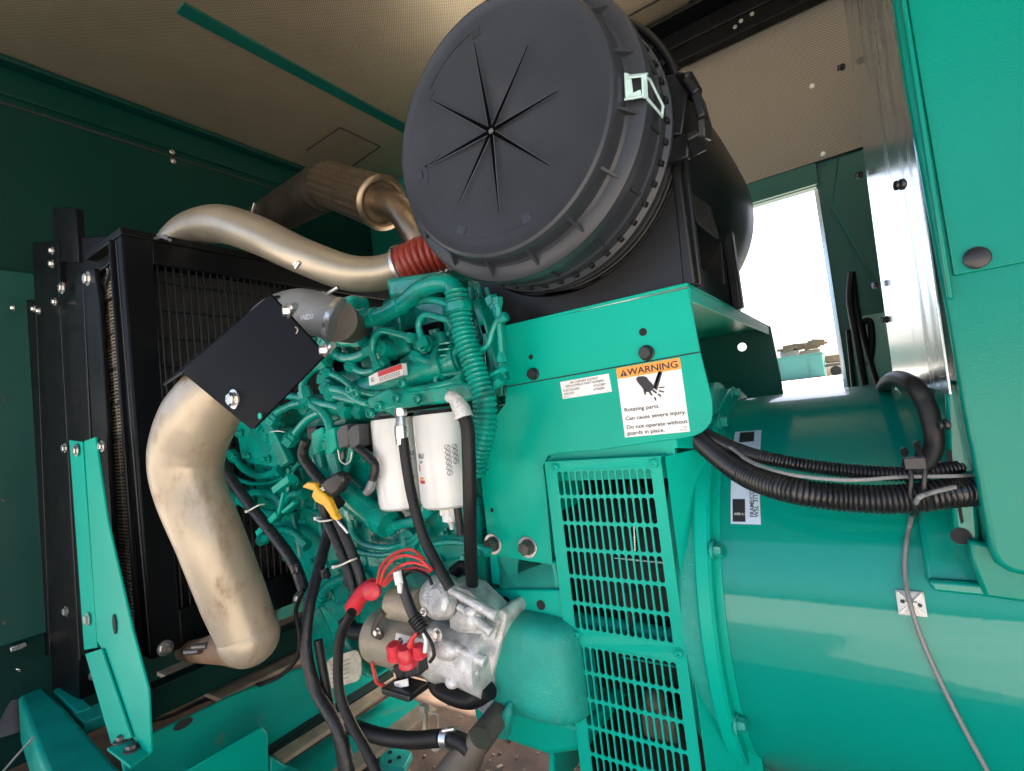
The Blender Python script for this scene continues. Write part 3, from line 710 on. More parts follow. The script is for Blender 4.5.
# ================================================================== AIR CLEANER BRACKET
BY0 = .775
bk = thing('air_cleaner_bracket', 'bright green sheet metal bracket under the air cleaner with warning labels', 'bracket', (-.38, 1.1, 1.2))
zt_ = at(600,308,Y=BY0).z
m = MB()
P = HP([(500,328),(688,288),(700,352),(712,400)], BY0)
arc = [(712.5,412),(711.5,421),(707,428),(701,433),(694,436),(684,438)]
P += HP(arc+[(640,444),(600,450),(560,453),(548,456),(543,466),(545,480),(552,560),(556,592),(515,588),(492,584),(490,560),(476,440),(505,404),(506,388)], BY0)
m.prism(P, (0,.005,0)); build(m, 'front_plate', 'green_paint', bk, bevel=.0012)
m = MB(); a = at(500,328,Y=BY0); b = at(688,288,Y=BY0)
m.box(((a.x+b.x)/2, (BY0+1.56)/2, (a.z+b.z)/2+.003), (b.x-a.x, 1.56-BY0, .005)); build(m, 'top_plate', 'green_paint', bk, bevel=.001)
m = MB(); m.box((b.x+.0, (BY0+1.56)/2+.002, b.z-.009), (.004, 1.56-BY0, .020)); build(m, 'top_lip', 'green_paint', bk, bevel=.001)
zt2 = (a.z+b.z)/2+.003; ch = at(742,347,Y=1.555); xr = lambda z: b.x+.004+.008*min(1, (zt2-z)/.15)
m = MB()
up_arc = [(ch.x+.012*math.cos(PI-PI*k/10), 1.555, ch.z+.012*math.sin(PI-PI*k/10)) for k in range(11)]
lo_arc = [(x, y, 2*ch.z-z) for x, y, z in up_arc]
m.prism([(b.x-.35,1.555,zt2),(b.x-.35,1.555,ch.z)]+up_arc+[(xr(ch.z),1.555,ch.z),(b.x+.004,1.555,zt2)], (0,.005,0))
m.prism([(b.x-.35,1.555,ch.z),(b.x-.35,1.555,b.z-.25),(b.x-.01,1.555,b.z-.25),(b.x+.006,1.555,b.z-.24),(b.x+.012,1.555,b.z-.225),(b.x+.012,1.555,b.z-.15),(xr(ch.z),1.555,ch.z)]+lo_arc[::-1], (0,.005,0))
build(m, 'back_plate', 'green_rear', bk)
m = MB()   # seam of the bend
m.bar(at(505,387,Y=BY0-.0005), at(700,352,Y=BY0-.0005), .0012, .0018); build(m, 'fold_seam', 'seam', bk)
for q, r in (((534,374),.0095),((647,353),.0105)):
    m = MB(); m.lathe([(0,r*1.15),(.003,r*1.15),(.004,r),(.010,r*.95),(.012,r*.8)], at(*q, Y=BY0), (0,-1,0), 24); build(m, 'rubber_plug', 'plug', bk)
m = MB()
for q, r in (((531,357),.0045),((643,332),.0062),((492,510),.004),((557,395-80),.0001)): m.lathe([(0,r),(.0006,r)], at(*q, Y=BY0), (0,-1,0), 20)
build_each(m, 'round_hole', 'seam', bk)
for q in ((493,544),(528,547)):
    m = MB(); m.lathe([(0,.0195),(.003,.0195)], at(*q, Y=BY0), (0,-1,0), 28); w = build(m, 'washer', 'zinc', bk, bevel=.0006)
    m = MB(); m.bolt(at(*q, Y=BY0-.003), (0,-1,0), .0128, .017, False); m.lathe([(0,.0142),(.002,.0142)], at(*q, Y=BY0-.003), (0,-1,0), 28); build(m, 'flange_bolt', 'bolt_dark', bk)
# --- warning label
def quad(pts, Y):      # bl, br, tl -> affine map u,v in 0..1
    bl, br_, tl = [at(*q, Y=Y) for q in pts]
    ur = br_-bl; uu = tl-bl; W = ur.length; Hh = uu.length
    return (lambda u, v, k=0: bl+ur*(u/W)+uu*(v/Hh)+Vector((0,-k,0))), W, Hh
wf, W, Hh = quad(((625,437.5),(690,431.5),(616,368.5)), BY0-.0006)
m = MB(); m.prism([wf(0,0),wf(W,0),wf(W,Hh),wf(0,Hh)], (0,.0004,0)); wl = build(m, 'warning_label', 'label_white', bk, smooth=False)
wl['label'] = 'orange and white warning label about rotating parts'
m = MB(); sheet(m, lambda u,v: wf(u,v,.0003), 0, Hh*.845, W, Hh); build(m, 'orange_band', 'label_orange', wl, smooth=False)
m = MB(); add_text(m, 'WARNING', lambda u,v: wf(u,v,.0006), W*.57, Hh*.875, Hh*.13, 'CENTER', .0002, 1.15)
add_text(m, 'WARNING', lambda u,v: wf(u,v,.0007), W*.575, Hh*.875, Hh*.13, 'CENTER', 0, 1.15)
m.ngon([wf(W*.055,Hh*.872,.0006), wf(W*.175,Hh*.872,.0006), wf(W*.115,Hh*.965,.0006)]); build(m, 'heading', 'ink', wl, smooth=False, recalc=False)
m = MB(); add_text(m, '!', lambda u,v: wf(u,v,.0008), W*.115, Hh*.878, Hh*.075, 'CENTER', .0003); build(m, 'alert_mark', 'label_orange', wl, smooth=False, recalc=False)
m = MB()
def T(s, v, sz):
    for k, (dx, dz) in enumerate(((0,0),(.00028,0),(.00014,.00018))): add_text(m, s, lambda u,w_: wf(u,w_,.0005+.00005*k), W*.045+dx, v*Hh+dz, sz*Hh, 'LEFT', 0, 1.16)

T('Rotating parts.', .365, .076)
T('Can cause severe injury.', .24, .076); T('Do not operate without', .115, .076); T('guards in place.', .03, .076)
add_text(m, '159A', lambda u,v: wf(u,v,.0005), W*.97, Hh*.055, Hh*.03, 'RIGHT'); add_text(m, '99-2176', lambda u,v: wf(u,v,.0005), W*.97, Hh*.02, Hh*.03, 'RIGHT')
build(m, 'lettering', 'ink', wl, smooth=False, recalc=False)
m = MB()   # hand struck by a blade pictogram
def pg(pts): m.ngon([wf(W*x, Hh*y, .0005) for x, y in pts])
pg([(.30,.80),(.33,.74),(.36,.70),(.40,.64),(.44,.60),(.50,.60),(.56,.64),(.55,.70),(.50,.76),(.47,.81),(.42,.83),(.33,.835)])
pg([(.39,.66),(.43,.64),(.43,.57),(.405,.565)]); pg([(.46,.61),(.50,.605),(.53,.545),(.505,.54)]); pg([(.52,.615),(.55,.625),(.60,.575),(.58,.56)])
pg([(.56,.635),(.575,.625),(.70,.845),(.73,.86),(.66,.86)]); pg([(.545,.66),(.60,.60),(.72,.84),(.66,.855)])
pg([(.54,.515),(.565,.52),(.575,.47),(.555,.465)]); pg([(.60,.55),(.62,.56),(.66,.52),(.64,.505)]); pg([(.62,.59),(.64,.605),(.71,.575),(.70,.56)]); pg([(.63,.63),(.64,.645),(.72,.64),(.72,.625)])
build(m, 'hand_pictogram', 'ink', wl, smooth=False, recalc=False)
# --- part number label
pf, W2, H2 = quad(((563,399),(612,391.5),(560,382)), BY0-.0006)
m = MB(); m.prism([pf(0,0),pf(W2,0),pf(W2,H2),pf(0,H2)], (0,.0004,0)); pl = build(m, 'part_number_label', 'label_white', bk, smooth=False)
m = MB(); q = lambda s, u, v, a='LEFT', sz=.19: add_text(m, s, lambda x,y: pf(x,y,.0005), W2*u, H2*v, H2*sz, a, 0, .92)
q('AIR CLEANER ELEMENT', .5, .80, 'CENTER'); q('REPLACEMENT PART NUMBERS', .5, .61, 'CENTER'); q('FLEETGUARD', .04, .40); q('AF25708M', .66, .40); q('NELSON', .04, .20); q('870660N', .66, .20); q('98-5142', .03, .05, sz=.11); q('R2', .9, .05, sz=.11)
build(m, 'lettering', 'ink', pl, smooth=False, recalc=False)

# ================================================================== VENT GUARD
VY = .760
vg = thing('vent_guard', 'green slotted metal guard screwed over the generator fan opening', 'grille', (-.37, VY, .7))
x0, x1 = at(545,462,Y=VY).x, at(660,452,Y=VY).x
ztop = 1.464; sh = .0
cols = 14; gx0, gx1 = x0+.020, x1-.016; pitch = (gx1-gx0)/cols
rowsA = [(1.452-.0437*(k+1)-.002, 1.452-.0437*k-.002) for k in range(6)]
zmid = rowsA[-1][0]; rowsB = [(zmid-.024-.0437*(k+1), zmid-.024-.0437*k) for k in range(10)]
lean = lambda z: (1.464-z)*.002
m = MB()
def cell(xa, xb, za, zb, sw, shh):
    cx_, cz_ = (xa+xb)/2, (za+zb)/2; r = sw/2; hh = shh/2-r; hw = (xb-xa)/2; tt = (zb-za)/2-hh
    ac_ = math.atan2(tt, hw); inn = []; out = []
    an = [0, ac_*.35, ac_*.7, ac_, (ac_+PI/2)/2, PI/2, PI-(ac_+PI/2)/2, PI-ac_, PI-ac_*.7, PI-ac_*.35, PI]
    for sg, l in ((1, an), (-1, [-a for a in reversed(an)])):
        for a in l:
            c_, s_ = math.cos(a), math.sin(a); k = min(hw/max(1e-9, abs(c_)), tt/max(1e-9, abs(s_)))
            inn.append((cx_+r*c_, cz_+sg*hh+r*s_)); out.append((cx_+k*c_, cz_+sg*hh+k*s_))
    V = lambda x, z: m.bm.verts.new((x+lean(z), VY, z))
    A = [V(*p) for p in inn]; B_ = [V(*p) for p in out]; N_ = len(A)
    for k in range(N_): m.bm.faces.new((A[k], A[(k+1) % N_], B_[(k+1) % N_], B_[k]))
def quadf(xa, xb, za, zb):
    m.bm.faces.new([m.bm.verts.new((x+lean(z), VY, z)) for x, z in ((xa,za),(xb,za),(xb,zb),(xa,zb))])
for rows in (rowsA, rowsB):
    for za, zb in rows:
        for k in range(cols): cell(gx0+k*pitch, gx0+(k+1)*pitch, za, zb, pitch*.76, (zb-za)*.905)
zb_end = rowsB[-1][0]
quadf(x0, x1+.0, rowsA[0][1], ztop); quadf(x0, gx0, zb_end, rowsA[0][1]); quadf(gx1, x1, zb_end, rowsA[0][1]); quadf(gx0, gx1, rowsB[0][1], zmid)
bmesh.ops.remove_doubles(m.bm, verts=m.bm.verts, dist=.0003)
ob = build(m, 'slotted_plate', 'green_paint', vg, smooth=False); so = ob.modifiers.new('s', 'SOLIDIFY'); so.thickness = .0018; so.offset = 0
m = MB(); m.prism([(x0-.001,VY,ztop+.002),(x1+.001,VY,ztop+.002),(x1+.001,VY+.05,ztop+.002),(x0-.001,VY+.05,ztop+.002)], (0,0,-.003)); m.bar((x0-.001,VY+.0035,ztop), (x0-.001+lean(zb_end),VY+.0035,zb_end), .005, .003, up=Vector((1,0,0))); build(m, 'edge_fold', 'green_paint', vg, bevel=.0008)
for q, r in (((556,467),.0062),((654,463),.0072),((577,634),.006),((679,653),.0065)):
    m = MB(); m.lathe([(0,r*1.3),(.001,r*1.3),(.001,r),(.004,r*.95),(.006,r*.6),(.006,r*.35),(.004,r*.3)], at(*q, Y=VY-.001), (0,-1,0), 20); build_each(m, 'screw', 'green_paint', vg)

# ================================================================== ALTERNATOR
AX, AYc, AZc, AR = -.205, 1.085, 1.21, .3235
al = thing('alternator', 'large glossy green generator barrel with flange and conduit across it', 'alternator', (0, AYc, AZc-AR))
o = Vector((AX, AYc, AZc))
m = MB(); m.lathe([(0,AR-.02),(.0,AR),(.8,AR),(1.3,AR)], o, (1,0,0), 160); build(m, 'barrel', 'green_barrel', al)
m = MB(); R2 = AR+.022   # flange ring and adapter cone towards the engine
m.lathe([(-.030,AR-.03),(-.030,R2-.004),(-.026,R2),(-.010,R2),(-.006,R2-.004),(-.006,AR+.002),(.004,AR+.002),(.004,AR-.01)], o, (1,0,0), 128, cap=False); build(m, 'flange_ring', 'green_paint', al, angle=30)
m = MB(); m.lathe([(-.030,R2-.014),(-.040,R2-.016),(-.075,R2-.022),(-.080,R2-.03)], o, (1,0,0), 128, cap=False); build(m, 'adapter_ring', 'green_cast', al)
# housing box behind the vent: side return
m = MB(); xs = x1-.0
m.prism([(x1+.004,VY+.006,ztop),(x1+.004+lean(.75),VY+.006,.70),(x1+.075,VY+.075,.70),(x1+.052,VY+.085,ztop+.005)], (0,.004,0)); build(m, 'side_return', 'green_paint', al, bevel=.001)
m = MB(); m.prism([(x0-.05,VY+.022,ztop+.03),(x1+.02,VY+.022,ztop+.03),(x1+.055,VY+.08,ztop+.02),(x0-.05,VY+.08,ztop+.03)], (0,0,-.02)); m.box(((x0+x1)/2, VY+.028, ztop-.01),(x1-x0+.03,.01,.05)); build(m, 'housing_front', 'green_paint', al)
m = MB(); m.box((-.375, .97, 1.07), (.21, .02, .86)); m.box((-.485,.90,1.07),(.01,.16,.86)); build(m, 'dark_backing', 'core_dark', al)  # black sheets added in place of shade behind the guard slots
# inside of the fan opening: dark core, enlarged to blacken the view in
m = MB(); m.cyl((-.50,AYc,AZc),(-.26,AYc,AZc),.262,64); build(m, 'fan_hub', 'core_dark', al)
for k in range(10):
    an = 2*PI*k/10; m = MB(); d = Vector((0,math.cos(an),math.sin(an))); m.bar(Vector((-.33,AYc,AZc))+d*.22, Vector((-.36,AYc,AZc))+d*.30, .07, .004, up=Vector((1,0,0))); build(m, 'fan_blade', 'bolt_dark', al)
m = MB(); m.cyl(at(615,558,Y=.83), at(668,563,Y=.83), .0022, 10); m.cyl(at(634,525,Y=.84), at(638,610,Y=.84), .0022, 10); build_each(m, 'stay_wire', 'zinc', al)
m = MB(); m.cyl(at(622,657,Y=.82), at(678,667,Y=.82), .002, 10); m.cyl(at(574,618,Y=.80), at(676,636,Y=.80), .011, 16); build(m, 'cross_tube', 'green_cast', al)
m = MB(); m.box(at(662,720,Y=.84), (.06,.04,.05)); m.ball(at(655,700,Y=.83), .02); build(m, 'terminal_lump', 'tan_hose', al, bevel=.008)
# ring bolts seen on the barrel side
m = MB()
for q in ((707,547),(737,744)):
    p = at(q[0], q[1], X=AX); d = Vector((0, p.y-AYc, p.z-AZc)).normalized()
    c = Vector((AX-.006, AYc, AZc))+d*(AR+.012); m.bolt(c, (1,0,0), .0095, .014)
for an in (95, 120):
    d = Vector((0, math.cos(math.radians(an)), math.sin(math.radians(an)))); m.bolt(Vector((AX-.006,AYc,AZc))+d*(AR+.012), (1,0,0), .0095, .014)
build_each(m, 'ring_bolt', 'green_cast', al)
# lifting lug at ring top
p = at(728,385,X=AX-.02)
m = MB(); pts = []
c = Vector((AX-.024, AYc-.12, AZc+AR-.0))
for k in range(13): an = PI*k/12; pts.append((AX-.03, c.y+.08*math.cos(an), c.z-.02+.055*math.sin(an)))
m.prism(pts, (.022,0,0)); build(m, 'lifting_lug', 'green_cast', al, bevel=.004)
# terminal pad (raised block) at the right
def barrel(px, py, off=0.0):
    r = ray(px, py); R_ = AR+off; oy, oz = CAM.y-AYc, CAM.z-AZc
    A_ = r.y**2+r.z**2; B_ = 2*(oy*r.y+oz*r.z); C_ = oy*oy+oz*oz-R_*R_; D = B_*B_-4*A_*C_
    if D < 0: D = 0
    return CAM+r*((-B_-math.sqrt(D))/(2*A_))
m = MB(); m.prism([barrel(917,502,.02),barrel(1010,494,.02),barrel(1060,600,.02),barrel(990,597,.02),barrel(932,588,.02),barrel(926,580,.02)], (0,.09,0)); build(m, 'terminal_pad', 'green_barrel', al, bevel=.006)
m = MB(); m.prism([barrel(928,580,.028),barrel(1060,590,.028),barrel(1060,606,.024),barrel(932,592,.024)], (0,.05,0)); build(m, 'pad_foot', 'green_barrel', al, bevel=.004)
# mounting ear with slot and hole
m = MB(); m.prism(HP([(945,382),(962,380),(975,460),(980,540),(968,548),(956,545),(948,470)], .735), (0,.10,0)); build(m, 'end_bracket', 'green_barrel', al, bevel=.004)
m = MB(); m.prism(HP([(946,450),(951,450),(964,522),(961,524)], .7335), (0,.002,0)); m.lathe([(0,.009),(.001,.009)], at(961,536,Y=.7345), (0,-1,0), 24); build(m, 'slot_and_hole', 'seam', al)
# barrel label, wrapped around the barrel
def bfn(x_, an, off=0.0): return Vector((x_, AYc-math.cos(an)*(AR+off), AZc+math.sin(an)*(AR+off)))
pA = barrel(731,524); an0 = math.asin((pA.z-AZc)/AR); pB = barrel(737,432); an1 = math.asin((pB.z-AZc)/AR); pC = barrel(761,525)
xl, wl_ = pA.x, (pC.x-pA.x)
m = MB(); sheet(m, lambda u,v: bfn(u,v,.0006), xl, an0, xl+wl_, an1, 2, 20); rl = build(m, 'rating_label', 'label_blue', al)
m = MB(); sheet(m, lambda u,v: bfn(u,v,.0010), xl+wl_*.07, an0+.01, xl+wl_*.50, an0+(an1-an0)*.22, 2, 6); sheet(m, lambda u,v: bfn(u,v,.0010), xl+wl_*.2, an1-(an1-an0)*.16, xl+wl_*.75, an1-.01, 2, 4); build_each(m, 'dark_panel', 'ink', rl)
m = MB()
for s, uo in (('FRAME/CORE: HV5I   311', .80), ('W5L  311', .94)):
    add_text(m, s, lambda u,v: bfn(xl+wl_*uo-v, an0+(.01+u)/AR, .0011), 0, 0, .0085, 'LEFT', .0001)
build(m, 'lettering', 'ink', rl, smooth=False, recalc=False)
m = MB(); add_text(m, 'ABB 6.2', lambda u,v: bfn(xl+wl_*.12+u, an0+.04+v/AR, .0014), 0, 0, .005); build(m, 'panel_print', 'label_white', rl, smooth=False, recalc=False)
# adhesive cable mount
cm = thing('cable_mount', 'square off-white adhesive cable mount stuck on the barrel', 'cable mount', barrel(911,603))
pc = barrel(911,603); anc = math.asin((pc.z-AZc)/AR)
m = MB(); S = .0135
V = []
sheet(m, lambda u,v: bfn(u,v,.003), pc.x-S, anc-S/AR, pc.x+S, anc+S/AR, 1, 4); base = build(m, 'base', 'label_white', cm); so = base.modifiers.new('s','SOLIDIFY'); so.thickness = .003; so.offset = 1
m = MB()
for sx in (-1,1):
    for sz in (-1,1): m.bar(bfn(pc.x+sx*.003,anc+sz*.003/AR,.005), bfn(pc.x+sx*S*.85,anc+sz*S*.85/AR,.0035), .002, .003)
m.bar(bfn(pc.x-.006,anc,.007), bfn(pc.x+.006,anc,.007), .004, .005); build(m, 'clip', 'white_tie', cm, bevel=.0005)
m = MB()
for sx, sz in ((-.6,.1),(.6,-.1)): m.ball(bfn(pc.x+sx*S,anc+sz*S/AR,.004), .0022)
build_each(m, 'rivet', 'grey_plastic', cm)

# ================================================================== CONDUITS on the barrel
def tube_thing(name, label, cat, P, r, mt, seg=16, corr=None, group=None):
    m = MB()
    if corr: m.corr(P, r, corr[0], corr[1], seg)
    else: m.tube(P, r, seg, 10)
    return tag(build(m, name, mt), label, cat, group)
P = HP([(660,412,.90),(688,430,.85),(715,453,.79),(750,477,.725),(800,492,.685),(850,498,.69),(900,499,.70),(960,492,.72),(1010,488,.78)])
tube_thing('corrugated_conduit', 'thick black corrugated conduit sagging across the green barrel', 'conduit', P, rpx(P[3],11.5), 'conduit', 22, (.0050,.0012))
P = HP([(685,420,.88),(710,436,.82),(745,452,.755),(790,463,.725),(850,471,.725),(905,474,.725),(940,470,.73),(968,466,.75),(1010,462,.80)])
tube_thing('corrugated_conduit', 'thinner black corrugated conduit running just above the thick one', 'conduit', P, rpx(P[3],6.5), 'conduit', 16, (.0040,.0009))
P = HP([(880,398,1.12),(884,386,1.0),(895,378,.84),(912,384,.75),(925,402,.735),(932,425,.73),(934,445,.73),(926,462,.725),(912,474,.715)])
tube_thing('cable_sleeve', 'black taped cable sleeve looping down beside the control box', 'cable', P, rpx(P[4],8.5), 'rubber', 18)
P = HP([(700,432,.85),(728,446,.772),(748,460,.71),(770,469,.672),(800,476,.660),(850,480,.665),(900,477,.69),(953,476,.712),(1000,474,.76)])
tube_thing('grey_wire', 'thin grey wire lying along the top of the thick conduit', 'wire', P, .0022, 'grey_wire', 8)
m = MB()
p = at(916,480,Y=.70)
for dz in (-.006,.006):
    pts = [p+Vector((.002*math.sin(k), -.0255*math.cos(2*PI*k/24)+.006, dz*.5+.036*math.sin(2*PI*k/24))) for k in range(24)]
    m.ringtube([q+Vector((dz,0,0)) for q in pts], .0025, 8, closed=True)
m.box(p+Vector((.0,-.027,.022)), (.018,.010,.012)); tag(build(m, 'cable_tie', 'plug', bevel=.0008), 'black cable tie bundling the conduits near the control box', 'cable tie')
P = [at(990,480,Y=.76), at(955,487,Y=.705), at(930,493,Y=.68), at(917,500,Y=.672), barrel(911,520,.012), barrel(906,545,.005), barrel(905,575,.004), barrel(910,603,.010), barrel(922,640,.004), barrel(942,685,.003), barrel(965,730,.003), barrel(995,785,.003)]
tube_thing('grey_wire', 'thin dark grey cable held by the white mount and trailing down the barrel', 'wire', P, .0026, 'grey_wire', 10)

# ================================================================== CONTROL BOX
cb = thing('control_box', 'tall glossy green control box over the right end of the generator', 'control box', (.5, .85, 1.3))
CY = .70
m = MB()
pts = [at(888,-40,Y=CY), at(905,80,Y=CY), at(948,320,Y=CY), at(965,420,Y=CY), at(987,535,Y=CY), at(990,552,Y=CY), at(997,565,Y=CY), at(1010,573,Y=CY), at(1040,580,Y=CY), Vector((1.0,CY,1.27)), Vector((1.0,CY,2.5)), Vector((.07,CY,2.5))]
m.prism(pts, (0,.24,0)); build(m, 'cover', 'green_gloss', cb, bevel=.006, bseg=4)
m = MB(); zs = at(950,277,Y=CY).z
m.prism([Vector((at(948,277,Y=CY).x+.004,CY-.004,zs)), Vector((1.0,CY-.004,zs+.004)), Vector((1.0,CY-.004,2.5)), Vector((.088,CY-.004,2.5)), at(917,60,Y=CY-.004)], (0,.003,0)); build(m, 'front_panel', 'green_gloss', cb, bevel=.0015, bseg=3)
m = MB(); m.lathe([(0,.011),(.002,.011),(.0035,.009)], at(977,258,Y=CY-.005), (0,-1,0), 28); build(m, 'rubber_plug', 'plug', cb)
m = MB(); m.bar(at(896,-30,Y=CY-.006)+Vector((.002,0,0)), at(948,300,Y=CY-.006)+Vector((.002,0,0)), .007, .005, up=Vector((1,0,0))); build(m, 'edge_bead', 'green_gloss', cb, bevel=.002)
# back lower flange
m = MB(); m.prism(HP([(968,540),(992,545),(998,560),(1045,578),(1045,606),(985,598),(972,565)], .722), (0,.1,0)); build(m, 'lower_flange', 'green_gloss', cb, bevel=.004)
# bright metal side plate with latches
e0 = at(888,-40,Y=.715); e1 = at(949,395,Y=.715); f1 = at(893,375,Y=1.06); f0_ = at(838,-40,Y=1.06)
sp = thing('side_plate', 'shiny bare metal side plate reflecting the sky, left of the control box', 'metal plate', (.05,.9,1.5))
m = MB()
nn = (e1-e0).cross(f1-e0).normalized()
if nn.x < 0: nn = -nn
f0b = f1+(e0-e1)*((f0_-f1).length/(e0-e1).length)
m.prism([e0, e1, f1, f0_], nn*.003); build(m, 'plate', 'plate_metal', sp, bevel=.0008, recalc=True)
for q, Y in (((908,183),.70),((846,66),1.06),((864,174),1.06),((881,284),1.05),((890,319),1.05),((952,424),.70)):
    p = at(q[0], q[1], Y=Y); m = MB(); m.lathe([(0,.004),(.002,.006),(.005,.006),(.006,.004),(.008,.0055),(.010,.005)], p+Vector((-.002,0,0)), (-1,-.3,0), 14)
    build(m, 'clip_stud', 'plug', sp)

# hanging cables by the rear doorway
for i, (l, r) in enumerate((([(852,272),(850,300),(856,335),(862,370),(868,400)],3.4),([(848,330),(851,360),(855,400)],2.2),([(853,275),(857,310),(867,350),(880,392)],2.6),([(866,345),(862,325),(870,322),(872,345),(869,365)],3))):
    P = [at(x, y, Y=YF-.10+.02*i) for x, y in l]
    tube_thing('hanging_cable', ['thick black cable hanging left of the rear doorway gusset','thin black cable hanging nearest the door leaf','black cable slanting down across the perforated panel','black cable end looped over itself by the rear doorway'][i], 'cable', P, rpx(P[0], r), 'rubber', 10, group='black cables hanging beside the rear doorway')

# ================================================================== AIR CLEANER
ac = thing('air_cleaner', 'big round black plastic air cleaner canister on the green bracket', 'air cleaner', (-.40, .95, 1.715))
cx, cz = -.4035, 1.977
O = Vector((cx, .62, cz))
m = MB()
m.lathe([(0.004,0.0001),(.004,.17),(.0015,.180),(-.0005,.186),(.0015,.1905),(.006,.193),(.012,.1935),(.030,.196),(.034,.200),(.036,.214),(.040,.2205),(.048,.2225),(.058,.2225),(.062,.219),(.064,.214),(.100,.216),(.104,.219),(.108,.219),(.112,.216),(.118,.216),(.130,.2165),(.135,.224),(.142,.224),(.145,.216)], O, (0,1,0), 128, cap=False)
build(m, 'end_cap', 'cap_plastic', ac, angle=25)
# ribs between cap lip and rim
for k in range(16):
    an = 2*PI*k/16+.13; d = Vector((math.cos(an), 0, math.sin(an)))
    m = MB(); p = O+d*.192; q = O+d*.213
    m.prism([p+Vector((0,.010,0)), q+Vector((0,.036,0)), p+Vector((0,.038,0))], d.cross(Vector((0,1,0)))*.004); build(m, 'cap_rib', 'cap_plastic', ac)
    m = MB(); p = O+d*.2145; m.bar(p+Vector((0,.066,0)), p+Vector((0,.100,0)), .005, .010, up=d); build(m, 'side_rib', 'cap_plastic', ac)
# embossed star: groove shade painted as raised dark strips
SC = at(491,131,Y=.6166)
for q in ((474,43),(528,45),(557,91),(549,165),(499,212),(458,205),(428,166),(433,101)):
    e_ = at(*q, Y=.6166); d = (e_-SC).normalized(); s_ = d.cross(Vector((0,1,0)))
    m = MB(); m.prism([SC+d*.005-s_*.0030, SC+d*.005+s_*.0030, e_+s_*.0006, e_-s_*.0006], (0,-.0004,0)); build(m, 'star_groove_shade', 'cap_groove_shade', ac)
    m = MB(); m.bar(SC+d*.005+s_*.0035, e_+s_*.0009, .0006, .0006, up=Vector((0,1,0))); build(m, 'groove_edge', 'cap_emboss', ac)
m = MB(); m.lathe([(0,.004),(.002,.003),(.003,.001)], SC, (0,-1,0), 16); build(m, 'centre_pip', 'cap_emboss', ac)
# embossed opening arrows
m = MB(); yy = O.y+.0032
def arcline(a0, a1, r, w=.0012, n=14):
    for k in range(n):
        p = O+Vector((math.cos(a0+(a1-a0)*k/n)*r,.0034,math.sin(a0+(a1-a0)*k/n)*r)); q = O+Vector((math.cos(a0+(a1-a0)*(k+1)/n)*r,.0034,math.sin(a0+(a1-a0)*(k+1)/n)*r)); m.bar(p, q, w, w, up=Vector((0,1,0)))
arcline(math.radians(-118), math.radians(-80), .158); arcline(math.radians(98), math.radians(136), .160)
for an in (-122,-76,95,138,186):
    a_ = math.radians(an); p = O+Vector((math.cos(a_)*.155,.0036,math.sin(a_)*.155)); s_ = .011
    m.box(p, (s_*1.2,.001,s_*1.5), Matrix.Rotation(-a_,3,'Y'))
p = O+Vector((-.125,.0036,.0)); m.box(p,(.034,.001,.010), Matrix.Rotation(-.35,3,'Y')); p = O+Vector((-.143,.0036,-.02)); m.box(p,(.012,.001,.03))
build_each(m, 'opening_arrow', 'cap_plastic', ac)
# body barrel behind the cap
m = MB()
m.lathe([(.140,.212),(.150,.212),(.152,.218),(.157,.218),(.160,.213),(.165,.213),(.167,.219),(.172,.219),(.175,.213),(.180,.213),(.182,.219),(.187,.219),(.190,.213),(.197,.213),(.200,.221),(.206,.223),(.34,.236),(.48,.240),(.62,.240),(.72,.238),(.76,.225),(.80,.17),(.82,.09),(.82,.001)], O, (0,1,0), 112, cap=False)
build(m, 'body', 'black_plastic', ac, angle=28)
# slotted ring fins around the body joint
m = MB()
for k in range(46):
    an = 2*PI*k/46; d = Vector((math.cos(an),0,math.sin(an))); m.bar(O+d*.2185+Vector((0,.122,0)), O+d*.2185+Vector((0,.134,0)), .008, .006, up=d)
build(m, 'slotted_ring', 'black_plastic', ac, bevel=.001)
# mounting saddle down to the bracket
m = MB()
zb = 1.7145; ys0 = BY0+.02
sad = []
for k in range(21):
    an = math.radians(205+130*k/20); sad.append((cx+.226*math.cos(an), cz+.226*math.sin(an)))
pts = [(x, ys0, z) for x, z in sad]+[(cx+.198, ys0, zb),(cx-.16, ys0, zb)]
m.prism([(x, y, max(z, zb)) for x, y, z in pts], (0,.04,0)); m.prism([(x, y+.30, max(z, zb)) for x, y, z in pts], (0,.04,0)); build_each(m, 'saddle', 'black_plastic', ac, bevel=.003)
m = MB(); m.box((cx+.02, ys0+.22, zb+.025), (.36, .42, .05)); m.prism([(cx+.195,ys0-.002,zb),(cx+.215,ys0-.002,zb),(cx+.215,ys0-.002,cz-.07),(cx+.203,ys0-.002,cz-.055)], (0,.01,0)); m.prism([(cx+.203,ys0+.02,zb),(cx+.219,ys0+.02,zb),(cx+.222,ys0+.02,cz-.06),(cx+.210,ys0+.02,cz-.05)], (0,.01,0)); m.box((cx+.21,ys0+.34,zb+.08),(.02,.03,.16)); build(m, 'saddle_base', 'black_plastic', ac, bevel=.004)
m = MB(); m.prism(HP([(497,300),(520,292),(640,282),(688,240),(688,287),(505,330)], BY0+.03), (0,.02,0)); build(m, 'skirt', 'black_plastic', ac, bevel=.003)
m = MB(); m.prism([(cx+.205,ys0+.05,cz-.10),(cx+.218,ys0+.05,cz-.16),(cx+.222,ys0+.16,cz-.16),(cx+.215,ys0+.16,cz-.10)], (.004,0,0)); build(m, 'mesh_inlet', 'core_dark', ac)
